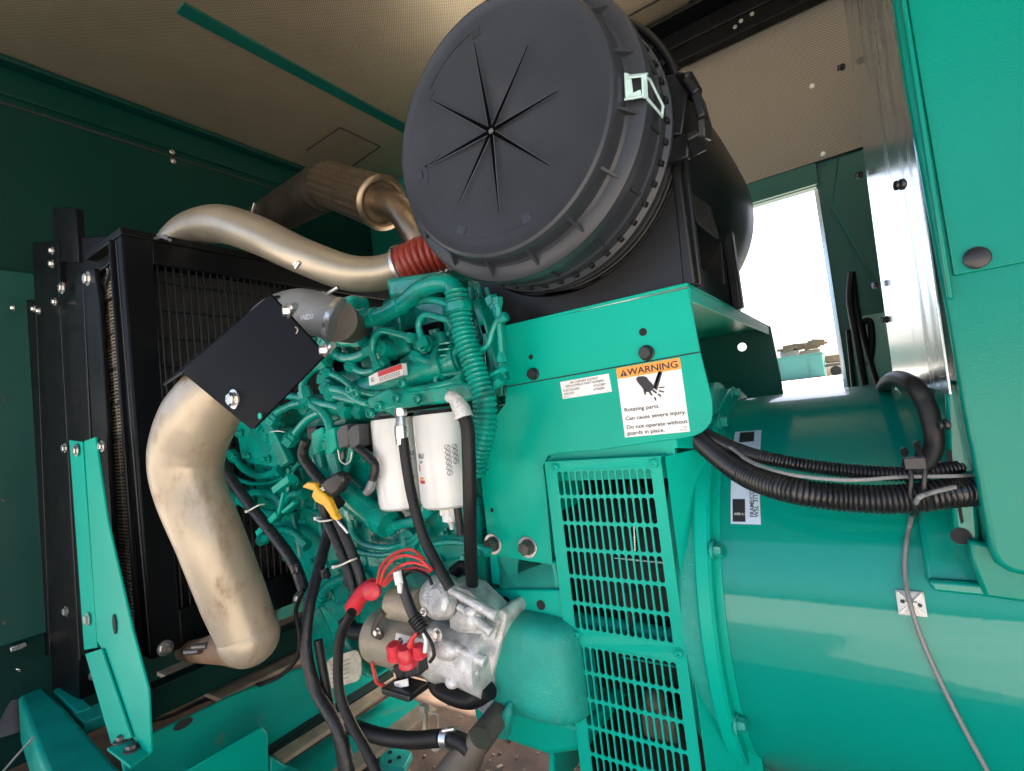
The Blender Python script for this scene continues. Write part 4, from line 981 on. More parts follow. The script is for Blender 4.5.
# latch handle on the right shoulder
m = MB(); lo = [(678,87,.78),(692,90,.775),(700,103,.77),(706,135,.775)]
P = HP(lo)
P = [at(668,84,Y=.80), at(688,86,Y=.77), at(698,98,Y=.765), at(704,120,Y=.765), at(705,138,Y=.77), at(690,146,Y=.765), at(672,152,Y=.77)]
for p, q in zip(P, P[1:]): m.bar(p, q+(q-p).normalized()*.003, .036, .012, up=Vector((1,0,-.3)))
m.box(at(678,113,Y=.80), (.045,.06,.09), Matrix.Rotation(.3,3,'Y')); build(m, 'latch', 'black_plastic', ac, bevel=.003)
# rear slotted flange, upper right
m = MB()
for k in range(9):
    an = math.radians(20+k*9); d = Vector((math.cos(an),0,math.sin(an))); m.bar(O+d*.232+Vector((0,.16,0)), O+d*.232+Vector((0,.20,0)), .010, .018, up=d)
for yy_ in (.155,.205):
    pts = [O+Vector((math.cos(math.radians(10+k*5))*.236, yy_, math.sin(math.radians(10+k*5))*.236)) for k in range(20)]; m.ringtube(pts, .006, 8)
build(m, 'flange_cage', 'black_plastic', ac, bevel=.001)
# pale clip over the rim
m = MB(); c1 = [at(625,76,Y=.655), at(640,73,Y=.655), at(648,74,Y=.66), at(646,95,Y=.66), at(628,99,Y=.655)]
def frm(q, w, d):
    for p, r_ in zip(q, q[1:]+q[:1]): m.bar(p, r_+(r_-p).normalized()*w*.5, w, .003, up=Vector(d))
frm([at(627,77,Y=.645), at(644,75,Y=.648), at(645,95,Y=.648), at(628,98,Y=.645)], .009, (.9,-.4,.3))
frm([at(645,77,Y=.648), at(650,80,Y=.665), at(663,106,Y=.70), at(662,116,Y=.70), at(646,97,Y=.655)], .005, (1,0,.2))
m.box(at(636,95,Y=.646), (.014,.003,.008)); m.box(at(630,86,Y=.646),(.006,.003,.022)); build(m, 'rim_clip', 'label_white', ac, bevel=.001).data.materials[0] = mat('clip_pale', (.45,.62,.60), .35)

# ================================================================== CHARGE PIPES
up_ = thing('upper_charge_pipe', 'speckled metallic tan pipe curving over the engine top to the radiator', 'pipe', at(300,250,Y=.85))
P = [at(158,275,X=-1.62), at(170,248,X=-1.60), at(190,230,X=-1.52), at(220,224,X=-1.38), at(255,234,X=-1.24), at(300,255,Y=.76), at(345,272,Y=.81), at(375,274,Y=.85), at(400,268,Y=.88), at(412,263,Y=.89)]
m = MB(); m.taper(P, [rpx(P[0],15), rpx(P[1],15), rpx(P[2],17), rpx(P[3],19), rpx(P[4],19), rpx(P[5],18), rpx(P[6],18), rpx(P[7],17.5), rpx(P[8],17), rpx(P[9],17)], 36, 10); build(m, 'pipe', 'beige_pipe', up_)
m = MB(); Q = [at(403,266,Y=.885), at(412,262,Y=.89), at(425,256,Y=.90), at(445,250,Y=.92)]; m.corr(Q, rpx(Q[0],19), .014, .003, 28); build(m, 'silicone_coupling', 'red_silicone', up_)
m = MB()
for i in (1,):
    m.lathe([(-.004,rpx(Q[0],20)),(-.004,rpx(Q[0],21.5)),(.004,rpx(Q[0],21.5)),(.004,rpx(Q[0],20))], Q[0], Q[1]-Q[0], 32)
for a_, b_ in (((152,239),(166,236)),((158,235),(170,240)),((296,268),(300,262))): m.cyl(at(*a_, Y=.58), at(*b_, Y=.58), .004, 8)
build_each(m, 'hose_clamp', 'zinc', up_)
m = MB(); m.box(at(297,264,Y=.70), (.014,.012,.008)); build(m, 'tab', 'label_white', up_)

lp = thing('lower_charge_pipe', 'wide sandy pipe dropping from under the black plate to the radiator foot', 'pipe', at(230,640,Y=.45))
P = [at(278,345,Y=.50), at(250,364,Y=.475), at(222,388,Y=.455), at(200,417,Y=.44), at(188,452,Y=.435), at(190,487,Y=.435), at(211,540,Y=.45), at(234,598,Y=.475), at(249,636,Y=.49)]
m = MB(); m.taper(P, [rpx(p, r_*.97) for p, r_ in zip(P, (20,26,33,36.5,35.5,32.5,31.5,31,28.5))], 48, 10)
build(m, 'pipe', 'sand_pipe', lp)
m = MB(); Pa = at(243,628,Y=.492)
m.ball(at(249,636,Y=.49), rpx(Pa,28.3), (1,1,1), 32); build(m, 'elbow_heel', 'sand_pipe', lp)
m = MB(); Q = [at(247,642,Y=.50), at(226,646,Y=.53), at(205,650,Y=.56), at(185,651,Y=.60)]; m.taper(Q, [rpx(Q[0],24), rpx(Q[1],17), rpx(Q[2],12), rpx(Q[3],9)], 28, 8); build(m, 'rusty_end', 'rust_pipe', lp)
m = MB()
for q in ((192,651),(200,646)): m.cyl(at(q[0]-6, q[1]+1, Y=.50), at(q[0]+8, q[1], Y=.50), .006, 10)
build_each(m, 'clamp_screw', 'bolt_dark', lp)

# black heat shield plate
hs = thing('shield_plate', 'square matte black steel plate bolted in front of the sandy pipe', 'plate', at(250,400,Y=.40))
m = MB(); m.prism([at(181,372,Y=.385), at(268,296,Y=.40), at(270,294,Y=.40), at(323,352,Y=.415), at(324,356,Y=.415), at(254,428,Y=.40), at(250,429,Y=.40)], Vector((0,.004,0))); build(m, 'plate', 'matte_black', hs, bevel=.001)
m = MB(); a_, b_ = at(181,372,Y=.386), at(268,296,Y=.401); m.prism([a_, b_, b_+Vector((-.02,.03,.01)), at(163,383,Y=.40), at(163,383,Y=.40)+Vector((0,.0,-.003))], (0,.002,-.003)); build(m, 'folded_lip', 'black_steel', hs, bevel=.0008)
m = MB()
for q, r in (((292,311),.007),((329,350),.006)):
    p = at(q[0], q[1], Y=.40); m.cyl(p+Vector((-.006,0,-.002)), p+Vector((.014,-.004,.004)), r*.7, 12); m.bolt(p+Vector((-.002,-.003,0)), (-.5,-1,0), r, .008)
m.bolt(at(235,399,Y=.398), (0,-1,0), .010, .010); m.lathe([(0,.015),(.002,.015)], at(235,399,Y=.3985), (0,-1,0), 24)
build_each(m, 'bolt', 'zinc', hs)
m = MB(); m.lathe([(0,.0045),(.0006,.0045)], at(260,416,Y=.3985), (0,-1,0), 20); build_each(m, 'bolt_hole', 'green_paint', hs)
m = MB()
for q in ((208,376),(294,331)):
    c = at(*q, Y=.3982); m.ringtube([c+Vector((.008*math.cos(-1+k*.3),0,.005*math.sin(-1+k*.3))) for k in range(8)], .0009, 6)
build_each(m, 'slot_edge', 'sand_pipe', hs)
m = MB(); c = at(219,392,Y=.398); m.box(c, (.01,.006,.006)); build(m, 'weld_nut', 'zinc', hs)

# cast aluminium elbow
el = thing('inlet_elbow', 'grey cast aluminium elbow between the black plate and the engine', 'elbow', at(310,330,Y=.60))
P = [at(258,345,Y=.52), at(276,322,Y=.54), at(298,312,Y=.56), at(318,314,Y=.58), at(338,321,Y=.60)]
m = MB(); m.taper(P, [rpx(P[0],24), rpx(P[1],24), rpx(P[2],23), rpx(P[3],22.5), rpx(P[4],22)], 32, 8); build(m, 'casting', 'alu_dark', el)
ef, We, He = quad(((300,320),(334,317),(300,312)), .520)
m = MB(); add_text(m, 'VAEDU', lambda u,v: ef(u,v,.0), 0, 0, .012, 'LEFT', .0003, .95); build(m, 'cast_lettering', 'alu', el, smooth=False, recalc=False)
m = MB(); p = at(335,320,Y=.598); d = (P[4]-P[3]).normalized(); a_, b_ = frame_of(d); R_ = rpx(p,22.5)
m.lathe([(-.004,R_),(-.004,R_*1.05),(.004,R_*1.05),(.004,R_)], p, d, 32); m.cyl(at(322,297,Y=.58), at(338,287,Y=.58), .003, 8); m.tube(HP([(314,302),(317,295),(320,293),(323,297),(320,303)], .58), .0016, 6); m.tube(HP([(319,300),(322,292),(326,295),(328,303)], .58), .0016, 6)
build_each(m, 'hose_clamp', 'zinc', el)
m = MB(); m.taper([p, at(342,323,Y=.64), at(356,330,Y=.74)], [R_*.97, R_*.9, R_*.75], 28); build(m, 'coupling', 'tan_hose', el)

# exhaust parts at the top
ex = thing('exhaust_pipe', 'rusty brown ribbed exhaust flex pipe under the roof', 'exhaust', at(360,200,Y=1.2))
a_, b_ = at(328,184,Y=1.22), at(382,203,Y=1.12); d = (b_-a_).normalized(); Lx = (b_-a_).length; R_ = rpx(a_,21)
m = MB(); seg = 80; rings = []
fa, fb = frame_of(d); fb = d.cross(fa)
for t_ in (0, .01, Lx-.01, Lx):
    rings.append([m.bm.verts.new(a_+d*t_+(fa*math.cos(2*PI*k/seg)+fb*math.sin(2*PI*k/seg))*(R_*(1+.055*(1 if (k//2) % 2 else -1)) if 0 < t_ < Lx else R_*.94)) for k in range(seg)])
for A, B_ in zip(rings, rings[1:]):
    for k in range(seg): m.bm.faces.new((A[k], A[(k+1) % seg], B_[(k+1) % seg], B_[k]))
m.bm.faces.new(rings[0][::-1]); m.bm.faces.new(rings[-1]); build(m, 'ribbed_sleeve', 'exhaust', ex, angle=20)
m = MB(); m.lathe([(-.004,R_*.95),(-.006,R_*1.08),(.004,R_*1.09),(.010,R_*1.02),(.012,R_*.9),(.006,R_*.8),(-.004,R_*.74)], b_, d, 48, cap=False); build(m, 'end_flange', 'exhaust', ex)
m = MB(); m.tube([b_, at(398,209,Y=1.10), at(412,228,Y=1.10), at(424,260,Y=1.12)], R_*.55, 24); build(m, 'outlet_elbow', 'exhaust', ex)
mu = thing('silencer', 'dark box shaped silencer body left of the ribbed exhaust pipe', 'silencer', at(285,205,Y=1.35))
m = MB(); m.taper([at(240,238,Y=1.5), at(280,212,Y=1.38), at(322,188,Y=1.26)], [rpx(at(280,212,Y=1.38),19)]*3, 32, 4); build(m, 'body', 'exhaust_dark', mu)
m = MB(); m.box(at(225,190,Y=1.7), (.35,.2,.25)); build(m, 'end_box', 'exhaust_dark', mu, bevel=.01)
m = MB(); m.bar(at(252,214,Y=1.3), at(255,203,Y=1.3), .014, .008); build(m, 'daylight_bar', 'zinc', mu, bevel=.002)  # bright bar stands in for daylight glimpsed through a gap

# ================================================================== FILTERS
def filt(px, pw, ptop, pbot, Y, label):
    p = at(px, ptop, Y=Y); q = at(px+ (5 if pw else 0), pbot, Y=Y); r = rpx(p, pw/2)
    t = thing('fuel_filter', label, 'filter', q, 'white spin-on filters hung under the engine')
    Lz = p.z-q.z; m = MB(); m.lathe([(0,r*.8),(.001,r*.97),(.006,r),(Lz-.018,r),(Lz-.006,r*.95),(Lz-.001,r*.82),(Lz,r*.5)], p, (0,0,-1), 64); build(m, 'canister', 'white_paint', t)
    m = MB(); m.lathe([(-.006,r*.92),(.0,r*.96),(.002,r*.9)], p, (0,0,-1), 64); build(m, 'seal_ring', 'plug', t)
    return t, p, r, Lz
f2, p2, r2, l2 = filt(394, 46, 418, 508, .735, 'white fuel filter on the left, partly behind its neighbour and a hose')
f1, p1, r1, l1 = filt(440, 55, 413, 506, .715, 'white fuel filter on the right with a clear drain bowl below')
def cylfn(p, r): return lambda u, v, k=0.0: Vector((p.x+math.sin(u/r)*(r+k), p.y-math.cos(u/r)*(r+k), p.z+v))
cf = cylfn(p1, r1)
for (dst, pp, rr) in ((f1, p1, r1), (f2, p2, r2)):
    cf = cylfn(pp, rr); s0 = -.022 if dst is f1 else .052
    m = MB(); add_text(m, 'RU', lambda u,v: cf(u,v,.0006), s0+.004, -.077, .012, 'LEFT', .0004); add_text(m, 'uv', lambda u,v: cf(u,v,.0006), s0+.006, -.086, .009, 'LEFT', .0002); build(m, 'brand_print', 'ink_grey', dst, smooth=False, recalc=False)
    m = MB(); sheet(m, lambda u,v: cf(u,v,.0005), s0, -.122, s0+.016, -.116, 4, 1); sheet(m, lambda u,v: cf(u,v,.0005), s0+.002, -.100, s0+.006, -.088, 2, 1); build(m, 'red_stripe', 'label_red', dst, recalc=False)
    m = MB(); sheet(m, lambda u,v: cf(u,v,.0005), s0, -.1145, s0+.014, -.111, 4, 1); build(m, 'orange_stripe', 'label_orange', dst, recalc=False)
cf = cylfn(p1, r1); m = MB()
for k in range(6):
    for j in range(2):
        u0 = .044+j*.013; v0 = -.062-k*.009; c_ = [cf(u0+.005*math.cos(a_), v0+.004*math.sin(a_), .0007) for a_ in [i*.7 for i in range(10)]]
        if j and k > 3: continue
        m.ringtube(c_, .0005, 4, closed=True); m.bar(cf(u0-.003,v0-.003,.0008), cf(u0+.004,v0+.003,.0008), .0008, .0008)
build(m, 'instruction_icons', 'ink_grey', f1)
cf = cylfn(p2, r2); m = MB(); add_text(m, 'FS19732', lambda u,v: cf(-.010+v,-.115+u,.0006), 0, 0, .009); build(m, 'side_print', 'ink_grey', f2, smooth=False, recalc=False)
m = MB(); b0 = Vector((p1.x, p1.y, p1.z-l1)); R_ = rpx(b0, 9.5)
m.lathe([(-.002,R_),(.014,R_*1.02),(.015,R_*.94),(.026,R_*.94),(.028,R_*.5),(.034,R_*.28),(.042,R_*.26)], b0, (0,0,-1), 24)
for k in range(12): a_ = 2*PI*k/12; m.bar(b0+Vector((math.cos(a_)*R_, math.sin(a_)*R_, -.001)), b0+Vector((math.cos(a_)*R_, math.sin(a_)*R_, -.014)), .003, .003)
build(m, 'drain_bowl', 'white_paint', f1)

# ================================================================== HOSES AND CABLES
def hose(l, r, label, mt='rubber', name='black_hose', cat='hose', Y=None, seg=14, group=None, corr=None):
    P = HP(l, Y); return tube_thing(name, label, cat, P, rpx(P[len(P)//2], r), mt, seg, corr, group)
t = thing('fuel_hose', 'black fuel hose with silver fitting in front of the left filter', 'hose', at(403,440,Y=.62))
P = HP([(403,438),(407,468),(413,500),(424,538),(438,566),(450,588)], .62); m = MB(); m.tube(P, rpx(P[0],5.3), 16); build(m, 'rubber_tube', 'rubber', t)
m = MB(); P = HP([(400,408),(401,420),(402,444)], .62); m.taper(P, [rpx(P[0],4.5), rpx(P[0],4), rpx(P[0],6), rpx(P[0],6.2)], 20); m.bolt(P[0], (P[0]-P[1])*-1, rpx(P[0],6.5), .014, False); m.lathe([(0,rpx(P[0],6.8)),(.02,rpx(P[0],6.8))], P[1]+(P[2]-P[1])*.25, P[2]-P[1], 20); build(m, 'silver_fitting', 'zinc', t)
t = thing('fuel_hose', 'thick black fuel hose with angled steel fitting right of the filters', 'hose', at(466,440,Y=.62))
P = HP([(459,408,.63),(467,425,.63),(469,460,.63),(470,510,.64),(471,560,.68),(474,600,.74),(482,630,.78)]); m = MB(); m.tube(P, rpx(P[0],7), 16); build(m, 'rubber_tube', 'rubber', t)
m = MB(); P = HP([(449,396),(455,399),(461,409),(464,418)], .63); m.taper(P, [rpx(P[0],6), rpx(P[0],7), rpx(P[0],9), rpx(P[0],9.5)], 20); build(m, 'steel_fitting', 'alu', t)
hose([(454,572),(466,566),(474,584),(490,600)], 7, 'short black hose behind the filter hoses above the starter', Y=.755)
hose([(457,505),(459,520),(461,535)], 4, 'small black plug lead hanging under the right filter', 'loom', 'plug_lead', 'cable', Y=.70)
hose([(306,440),(303,455),(312,470),(326,487),(340,505)], 5.5, 'black sleeved cable arching up left of the green plugs', 'loom', 'wiring_loom', 'cable', Y=.665)
hose([(221,462),(232,480),(250,505),(268,528),(285,550),(296,568),(304,590)], 5.5, 'black cable slanting down along the left side of the engine', 'loom', 'wiring_loom', 'cable', Y=.655)
hose([(322,500),(327,520),(338,545),(348,570),(354,590)], 5, 'left strand of the tied pair of black looms under the yellow handle', 'loom', 'wiring_loom', 'cable', Y=.645)
hose([(330,505),(340,525),(350,548),(358,568),(364,590)], 5, 'right strand of the tied pair of black looms under the yellow handle', 'loom', 'wiring_loom', 'cable', Y=.645)
hose([(330,518,.70),(326,540,.68),(318,572,.64),(309,608,.60),(306,650,.58),(316,690),(336,725),(347,760),(350,790)], 6, 'heavy black battery cable hanging lowest left of the starter', 'loom', 'battery_cable', 'cable', Y=.58)
hose([(352,612),(342,632),(338,660),(340,695),(352,725),(366,750),(382,785)], 5, 'smooth black battery cable leading from the red boot down the front', 'rubber', 'battery_cable', 'cable', Y=.55)
hose([(318,640),(325,680),(333,720),(340,750),(345,790)], 4.5, 'slim black cable hanging between the two battery cables', 'rubber', 'battery_cable', 'cable', Y=.60)
hose([(304,590),(299,600),(296,614),(300,640),(296,660),(280,676),(262,684)], 2.2, 'thin black drain line from the left loom to the skid', 'rubber', 'thin_cable', 'cable', Y=.64)
hose([(262,684),(235,692),(205,700),(175,714),(150,722)], 2, 'thin black cable lying along the skid rail', 'rubber', 'thin_cable', 'cable', Y=.74)
hose([(350,726),(380,736),(410,740),(442,738)], 8, 'black coolant hose lying across the bottom to a steel clamp', 'rubber', 'coolant_hose', 'hose', Y=.62)
hose([(352,720),(372,730),(400,735),(430,733)], 2.5, 'tan hose strip lying along the black coolant hose', 'tan_hose', 'tan_tube', 'hose', Y=.625)
t = thing('drain_hose', 'fat grimy brown hose coming down from the flywheel housing', 'hose', at(470,760,Y=.62))
m = MB(); P = HP([(492,714),(480,738),(462,765),(440,800)], .63); m.taper(P[1:], [rpx(P[0],11), rpx(P[0],19), rpx(P[0],24)], 24); build(m, 'sleeve', 'tan_hose', t)
m = MB(); P = HP([(518,684,.80),(500,712,.72),(478,742,.65)]); m.taper(P, [rpx(P[1],11), rpx(P[1],12)], 24); build(m, 'rubber_neck', 'tan_hose', t)
m = MB(); p = at(448,738,Y=.62); m.lathe([(-.007,rpx(p,8)),(-.007,rpx(p,10)),(.007,rpx(p,10)),(.007,rpx(p,8))], p, at(455,739,Y=.62)-p, 24); m.cyl(at(443,731,Y=.61), at(455,729,Y=.61), .003, 8); build(m, 'steel_clamp', 'zinc', t)
m = MB(); m.tube(HP([(452,738),(462,742),(470,750)], .62), rpx(p,8), 16); build(m, 'side_branch', 'rubber', t)
# split clamps on looms
for i, q in enumerate(((296,568),(324,574),(350,580))):
    p = at(*q, Y=.648); m = MB(); m.lathe([(-.009,.010),(-.009,.0125),(.009,.0125),(.009,.010)], p, (.35,0,-1), 18); m.box(p+Vector((.012,-.004,0)), (.012,.008,.012))
    tag(build(m, 'loom_clamp', 'plug', bevel=.001), ['black clip on the left slanting loom','black clip on the middle loom below the yellow handle','black clip at the foot of the tied pair of looms'][i], 'clip')
for i, (a_, b_, Y) in enumerate((((249,511),(260,505),.645),((318,518),(330,520),.63),((336,566),(352,560),.632),((318,450),(350,452),.68),((247,438),(276,440),.69))):
    m = MB(); p, q = at(*a_, Y=Y), at(*b_, Y=Y)
    if i == 3: m.tube(HP([(338,450),(340,460),(345,464),(350,461),(352,452)], .665), .0014, 8)
    elif i == 4: m.tube(HP([(270,432),(278,431),(284,432)], .70), .0012, 8)
    else: m.tube([p+Vector((0,.01,0)), p+Vector((0,-.004,0)), (p+q)/2+Vector((0,-.010,-.002)), q+Vector((0,-.004,0)), q+Vector((0,.01,0))], .0018, 8); m.box(p+Vector((0,-.005,0)), (.006,.006,.006))
    tag(build(m, 'zip_tie', 'white_tie'), ['white zip tie on the left slanting loom and green tube','white zip tie just under the yellow handle','white zip tie lower down around the pair of looms','white wire loop hanging under the grey plug','white tie across the front cover casting'][i], 'zip tie')
# dark grey connector pair + black lead with grey plug
t = thing('sensor_connector', 'pair of dark grey wiring plugs left of the filters', 'connector', at(345,450,Y=.68))
for x0_ in (336,347):
    m = MB(); m.prism(HP([(x0_,432),(x0_+4,426),(x0_+11,424),(x0_+12,446),(x0_+3,449)], .675), (0,.03,0)); build(m, 'plug_body', 'grey_plastic', t, bevel=.002)
m = MB(); m.prism(HP([(356,425),(372,424),(374,444),(360,446)], .70), (0,.03,0)); build(m, 'black_block', 'plug', t, bevel=.003)
hose([(358,448),(368,456),(375,466),(373,480)], 4.5, 'black taped lead curving down beside the left filter', 'loom', 'wiring_loom', 'cable', Y=.67)
m = MB(); m.taper(HP([(373,478),(370,488),(366,493)], .67), [.007,.009,.007], 14); tag(build(m, 'cable_plug', 'alu_dark'), 'small grey plug at the end of the taped lead by the left filter', 'connector')

# dipstick
t = thing('dipstick', 'yellow dipstick handle with black grip below the green plugs', 'dipstick', at(320,505,Y=.62))
m = MB(); m.prism(HP([(302,486),(307,482),(314,483),(318,490),(325,495),(329,501),(335,515),(331,517),(323,506),(315,502),(311,496),(313,491),(303,488)], .612), (0,.012,0)); build(m, 'handle', 'yellow', t, bevel=.003)
m = MB(); m.prism(HP([(315,487),(326,478),(336,472),(342,475),(343,482),(338,492),(330,498),(322,496)], .618), (0,.022,0)); bg = build(m, 'grip', 'plug', t, bevel=.005)
gf, Wg, Hg = quad(((320,492.5),(334,485),(319,488.5)), .6172)
m = MB(); add_text(m, 'OIL', lambda u,v: gf(u,v,.0003), 0, 0, .011, 'LEFT', .0003); build(m, 'lettering', 'label_white', bg, smooth=False, recalc=False)
m = MB(); m.cyl(at(336,519,Y=.62), at(348,533,Y=.63), .003, 12); build(m, 'stem', 'zinc', t)
m = MB(); m.prism(HP([(329,516),(334,513),(338,519),(335,521)], .612), (0,.012,0)); build(m, 'collar', 'yellow', t, bevel=.002)

# ================================================================== STARTER
st = thing('starter_motor', 'grimy aluminium and tan starter motor with red boots', 'starter motor', at(430,650,Y=.72))
SY = .705
a_, b_ = at(377,632,Y=SY), at(485,662,Y=SY+.01); d = (b_-a_).normalized()
a_.z = (a_.z+b_.z)/2+.004; b_.z = a_.z-.008; d = (b_-a_).normalized(); L_ = (b_-a_).length; R_ = .052
m = MB(); m.lathe([(-.006,R_*.5),(-.004,R_*.85),(.004,R_*.98),(.010,R_),(L_*.30,R_),(L_*.31,R_*1.03),(L_*.60,R_*1.03)], a_, d, 48); build(m, 'motor_body', 'starter_paint', st)
m = MB(); m.lathe([(L_*.60,R_*1.06),(L_*.66,R_*1.09),(L_*.70,R_*.98),(L_*.80,R_*.98),(L_*1.06,R_*1.16),(L_*1.08,R_*.9)], a_, d, 40); build(m, 'nose_casting', 'alu', st)
m = MB(); s0 = at(392,602,Y=SY-.02); s1 = at(452,606,Y=SY-.01); s1.z = s0.z-.004; dd = (s1-s0); m.lathe([(0,.020),(.004,.030),(dd.length*.45,.031),(dd.length*.5,.033)], s0, dd, 36); build(m, 'solenoid', 'starter_paint', st)
m = MB(); p = at(446,600,Y=SY-.022); m.lathe([(-.015,.024),(0,.036),(.012,.040),(.034,.038),(.044,.030),(.060,.026)], p+Vector((-.04,.012,0)), dd, 32)
m.lathe([(0,.027),(.022,.027),(.029,.021),(.030,.012)], p+Vector((.004,-.002,0)), (-.15,-1,.3), 28)
m.prism(HP([(446,584),(468,590),(484,606),(499,622),(494,640),(470,640),(450,628)], SY-.012), (0,.05,0))
m.ball(at(470,618,Y=SY-.028), .020, (1.5,.9,1), 16); m.ball(at(446,650,Y=SY-.040), .018, (1.6,.8,1), 16)
for (a2, b2) in (((450,590),(497,616)),((458,606),(492,632)),((440,640),(486,662)),((424,604),(446,584))): m.taper([at(a2[0],a2[1],Y=SY-.040), at(b2[0],b2[1],Y=SY-.030)], [.006,.010], 10)
for q2, r2_ in (((470,612),.010),((474,672),.009),((452,682),.011)): m.ball(at(q2[0],q2[1],Y=SY-.036), r2_, (1.3,1,1), 14)
m.lathe([(0,.012),(.016,.012),(.019,.008)], at(437,633,Y=SY-.040), (0,-1,.1), 18); m.lathe([(0,.009),(.022,.008)], at(451,586,Y=SY-.005), (-.2,-.5,1), 14)
build(m, 'shift_housing', 'alu', st, bevel=.003)
m = MB()
for q, r, dY in (((438,634),.007,-.06),((378,632),.006,-.05),((424,612),.005,-.05)): m.bolt(at(q[0], q[1], Y=SY+dY), (0,-1,.1), r, .008)
build_each(m, 'bolt', 'zinc', st)
m = MB(); m.tube(HP([(384,612),(377,622),(374,633),(381,637)], SY-.05), .006, 12); build(m, 'vent_tube', 'tan_hose', st)
sf, Ws, Hs = quad(((394,647),(424,655),(396,633)), SY-.0545)
m = MB(); m.prism([sf(0,0),sf(Ws,0),sf(Ws,Hs),sf(0,Hs)], (0,.003,0)); sl = build(m, 'data_label', 'label_white', st, smooth=False)
m = MB(); c_ = sf(Ws*.2,Hs*.55,.0006); m.lathe([(0,.006),(.0003,.006)], c_, (0,-1,0), 20); add_text(m, 'DR 12V', lambda u,v: sf(u,v,.0006), Ws*.42, Hs*.5, .008); add_text(m, '4992135', lambda u,v: sf(u,v,.0006), Ws*.42, Hs*.15, .006); build(m, 'lettering', 'ink', sl, smooth=False, recalc=False)
m = MB(); sa = sf(Ws*.2-.005,Hs*.55-.004,.0010); m.bar(sa, sa+Vector((.010,0,.008)), .001, .0006); build(m, 'slash', 'label_white', sl)
# red terminal boots: separate things with their leads
t = thing('red_terminal_boot', 'red rubber elbow boot on the battery cable at the solenoid', 'cable boot', at(365,598,Y=.62))
m = MB(); m.taper(HP([(353,608),(358,600),(364,592),(373,586)], .625), [rpx(at(360,600,Y=.62),9), rpx(at(360,600,Y=.62),8.5), rpx(at(360,600,Y=.62),8), rpx(at(360,600,Y=.62),8)], 20); build(m, 'sleeve', 'red_boot', t)
m = MB(); p = at(369,592,Y=.618); m.lathe([(0,.014),(.010,.017),(.018,.016),(.022,.010)], p+Vector((0,.012,0)), (.6,-1,.2), 20); build(m, 'cap', 'red_boot', t)
t = thing('red_terminal_boot', 'cluster of red rubber boots over the lower starter terminal', 'cable boot', at(407,652,Y=.62))
for q, r, l_ in (((396,650),.014,.026),((408,655),.015,.032),((420,650),.011,.02)):
    p = at(*q, Y=.622); m = MB(); m.lathe([(0,r*1.15),(l_*.25,r*1.1),(l_*.3,r),(l_*.85,r*.95),(l_,r*.7)], p+Vector((0,.0,-l_*.45)), (.08,-.25,1), 20); build(m, 'boot', 'red_boot', t)
m = MB(); m.taper(HP([(410,646),(413,638),(418,632)], .612), [.006,.004,.003], 12); build(m, 'lead', 'red_wire', t)
m = MB(); m.prism(HP([(403,662),(417,660),(419,676),(404,679)], .635), (0,.04,0)); m.prism(HP([(392,666),(404,664),(405,680),(396,680)], .65), (0,.03,0)); m.box(at(405,688,Y=.64), (.07,.05,.012)); build(m, 'black_base', 'plug', t, bevel=.003)
nf, Wn, Hn = quad(((395,689),(408,686),(394,682)), .6290)
m = MB(); m.prism([nf(0,0),nf(Wn,0),nf(Wn,Hn),nf(0,Hn)], (0,.002,0)); nl = build(m, 'white_tag', 'label_white', t, smooth=False)
m = MB(); add_text(m, '12V', lambda u,v: nf(u,v,.0005), .001, Hn*.2, Hn*.7); build(m, 'lettering', 'ink_grey', nl, smooth=False, recalc=False)
for i, l in enumerate(([(380,584),(386,567),(400,556),(418,558),(430,568)],[(382,585),(392,572),(408,563),(424,565),(432,570)],[(377,583),(382,565),(396,553),(412,550),(425,560)],[(384,586),(398,573),(414,568),(430,572)])):
    P = HP(l, .60+.006*i); tube_thing('red_wire', ['red wire arching over the solenoid, second from the top','red wire arching over the solenoid, third from the top','topmost red wire arching over the solenoid','lowest red wire arching over the solenoid'][i], 'wire', P, .0026, 'red_wire', 8, group='red wires arching over the starter solenoid')
hose([(398,572),(404,590),(410,607),(416,620)], 5.5, 'black ribbed relay lead with white tag lying over the solenoid', 'plug', 'relay_lead', 'cable', Y=.60)
m = MB(); m.taper(HP([(397,571),(400,584)], .596), [.007,.008], 12); m.box(at(400,588,Y=.592), (.008,.006,.016)); tag(build(m, 'wire_tag', 'label_white', bevel=.001), 'white tag wrapped on the black relay lead', 'tag')
m = MB(); m.corr(HP([(414,617),(420,625),(424,631)], .595), .011, .005, .0014, 16); tag(build(m, 'ribbed_grommet', 'plug'), 'black ribbed rubber grommet above the starter label', 'grommet')
hose([(424,630),(431,642),(434,655),(430,662)], 1.8, 'thin black wire looping down from the ribbed grommet', 'rubber', 'thin_cable', 'wire', Y=.60)
hose([(423,631),(426,640),(425,652)], 2.2, 'short white wire beside the ribbed grommet', 'label_white', 'white_wire', 'wire', Y=.602)
hose([(405,575),(415,571),(428,577),(432,585)], 1.8, 'thin black wire under the red wires', 'rubber', 'thin_cable', 'wire', Y=.61)
hose([(372,662),(374,672),(377,682),(384,686)], 2, 'short red and white lead hanging left of the starter', 'red_wire', 'thin_cable', 'wire', Y=.66)
hose([(345,618),(352,630),(362,632),(372,630)], 8, 'black hose stub entering the starter from the left', 'rubber', 'black_hose', 'hose', Y=.68)
hose([(362,632),(364,650),(370,660)], 5, 'short black hose curling under the starter end', 'rubber', 'black_hose', 'hose', Y=.68)
m = MB(); m.tube(HP([(437,666),(436,684),(448,694),(470,700),(490,690)], .69), .015, 20); tag(build(m, 'oil_line', 'rubber'), 'bulky black rubber elbow under the starter nose', 'hose')
t = thing('cable_lug', 'small brass cable lug with wire ring below the starter', 'cable lug', at(425,715,Y=.68))
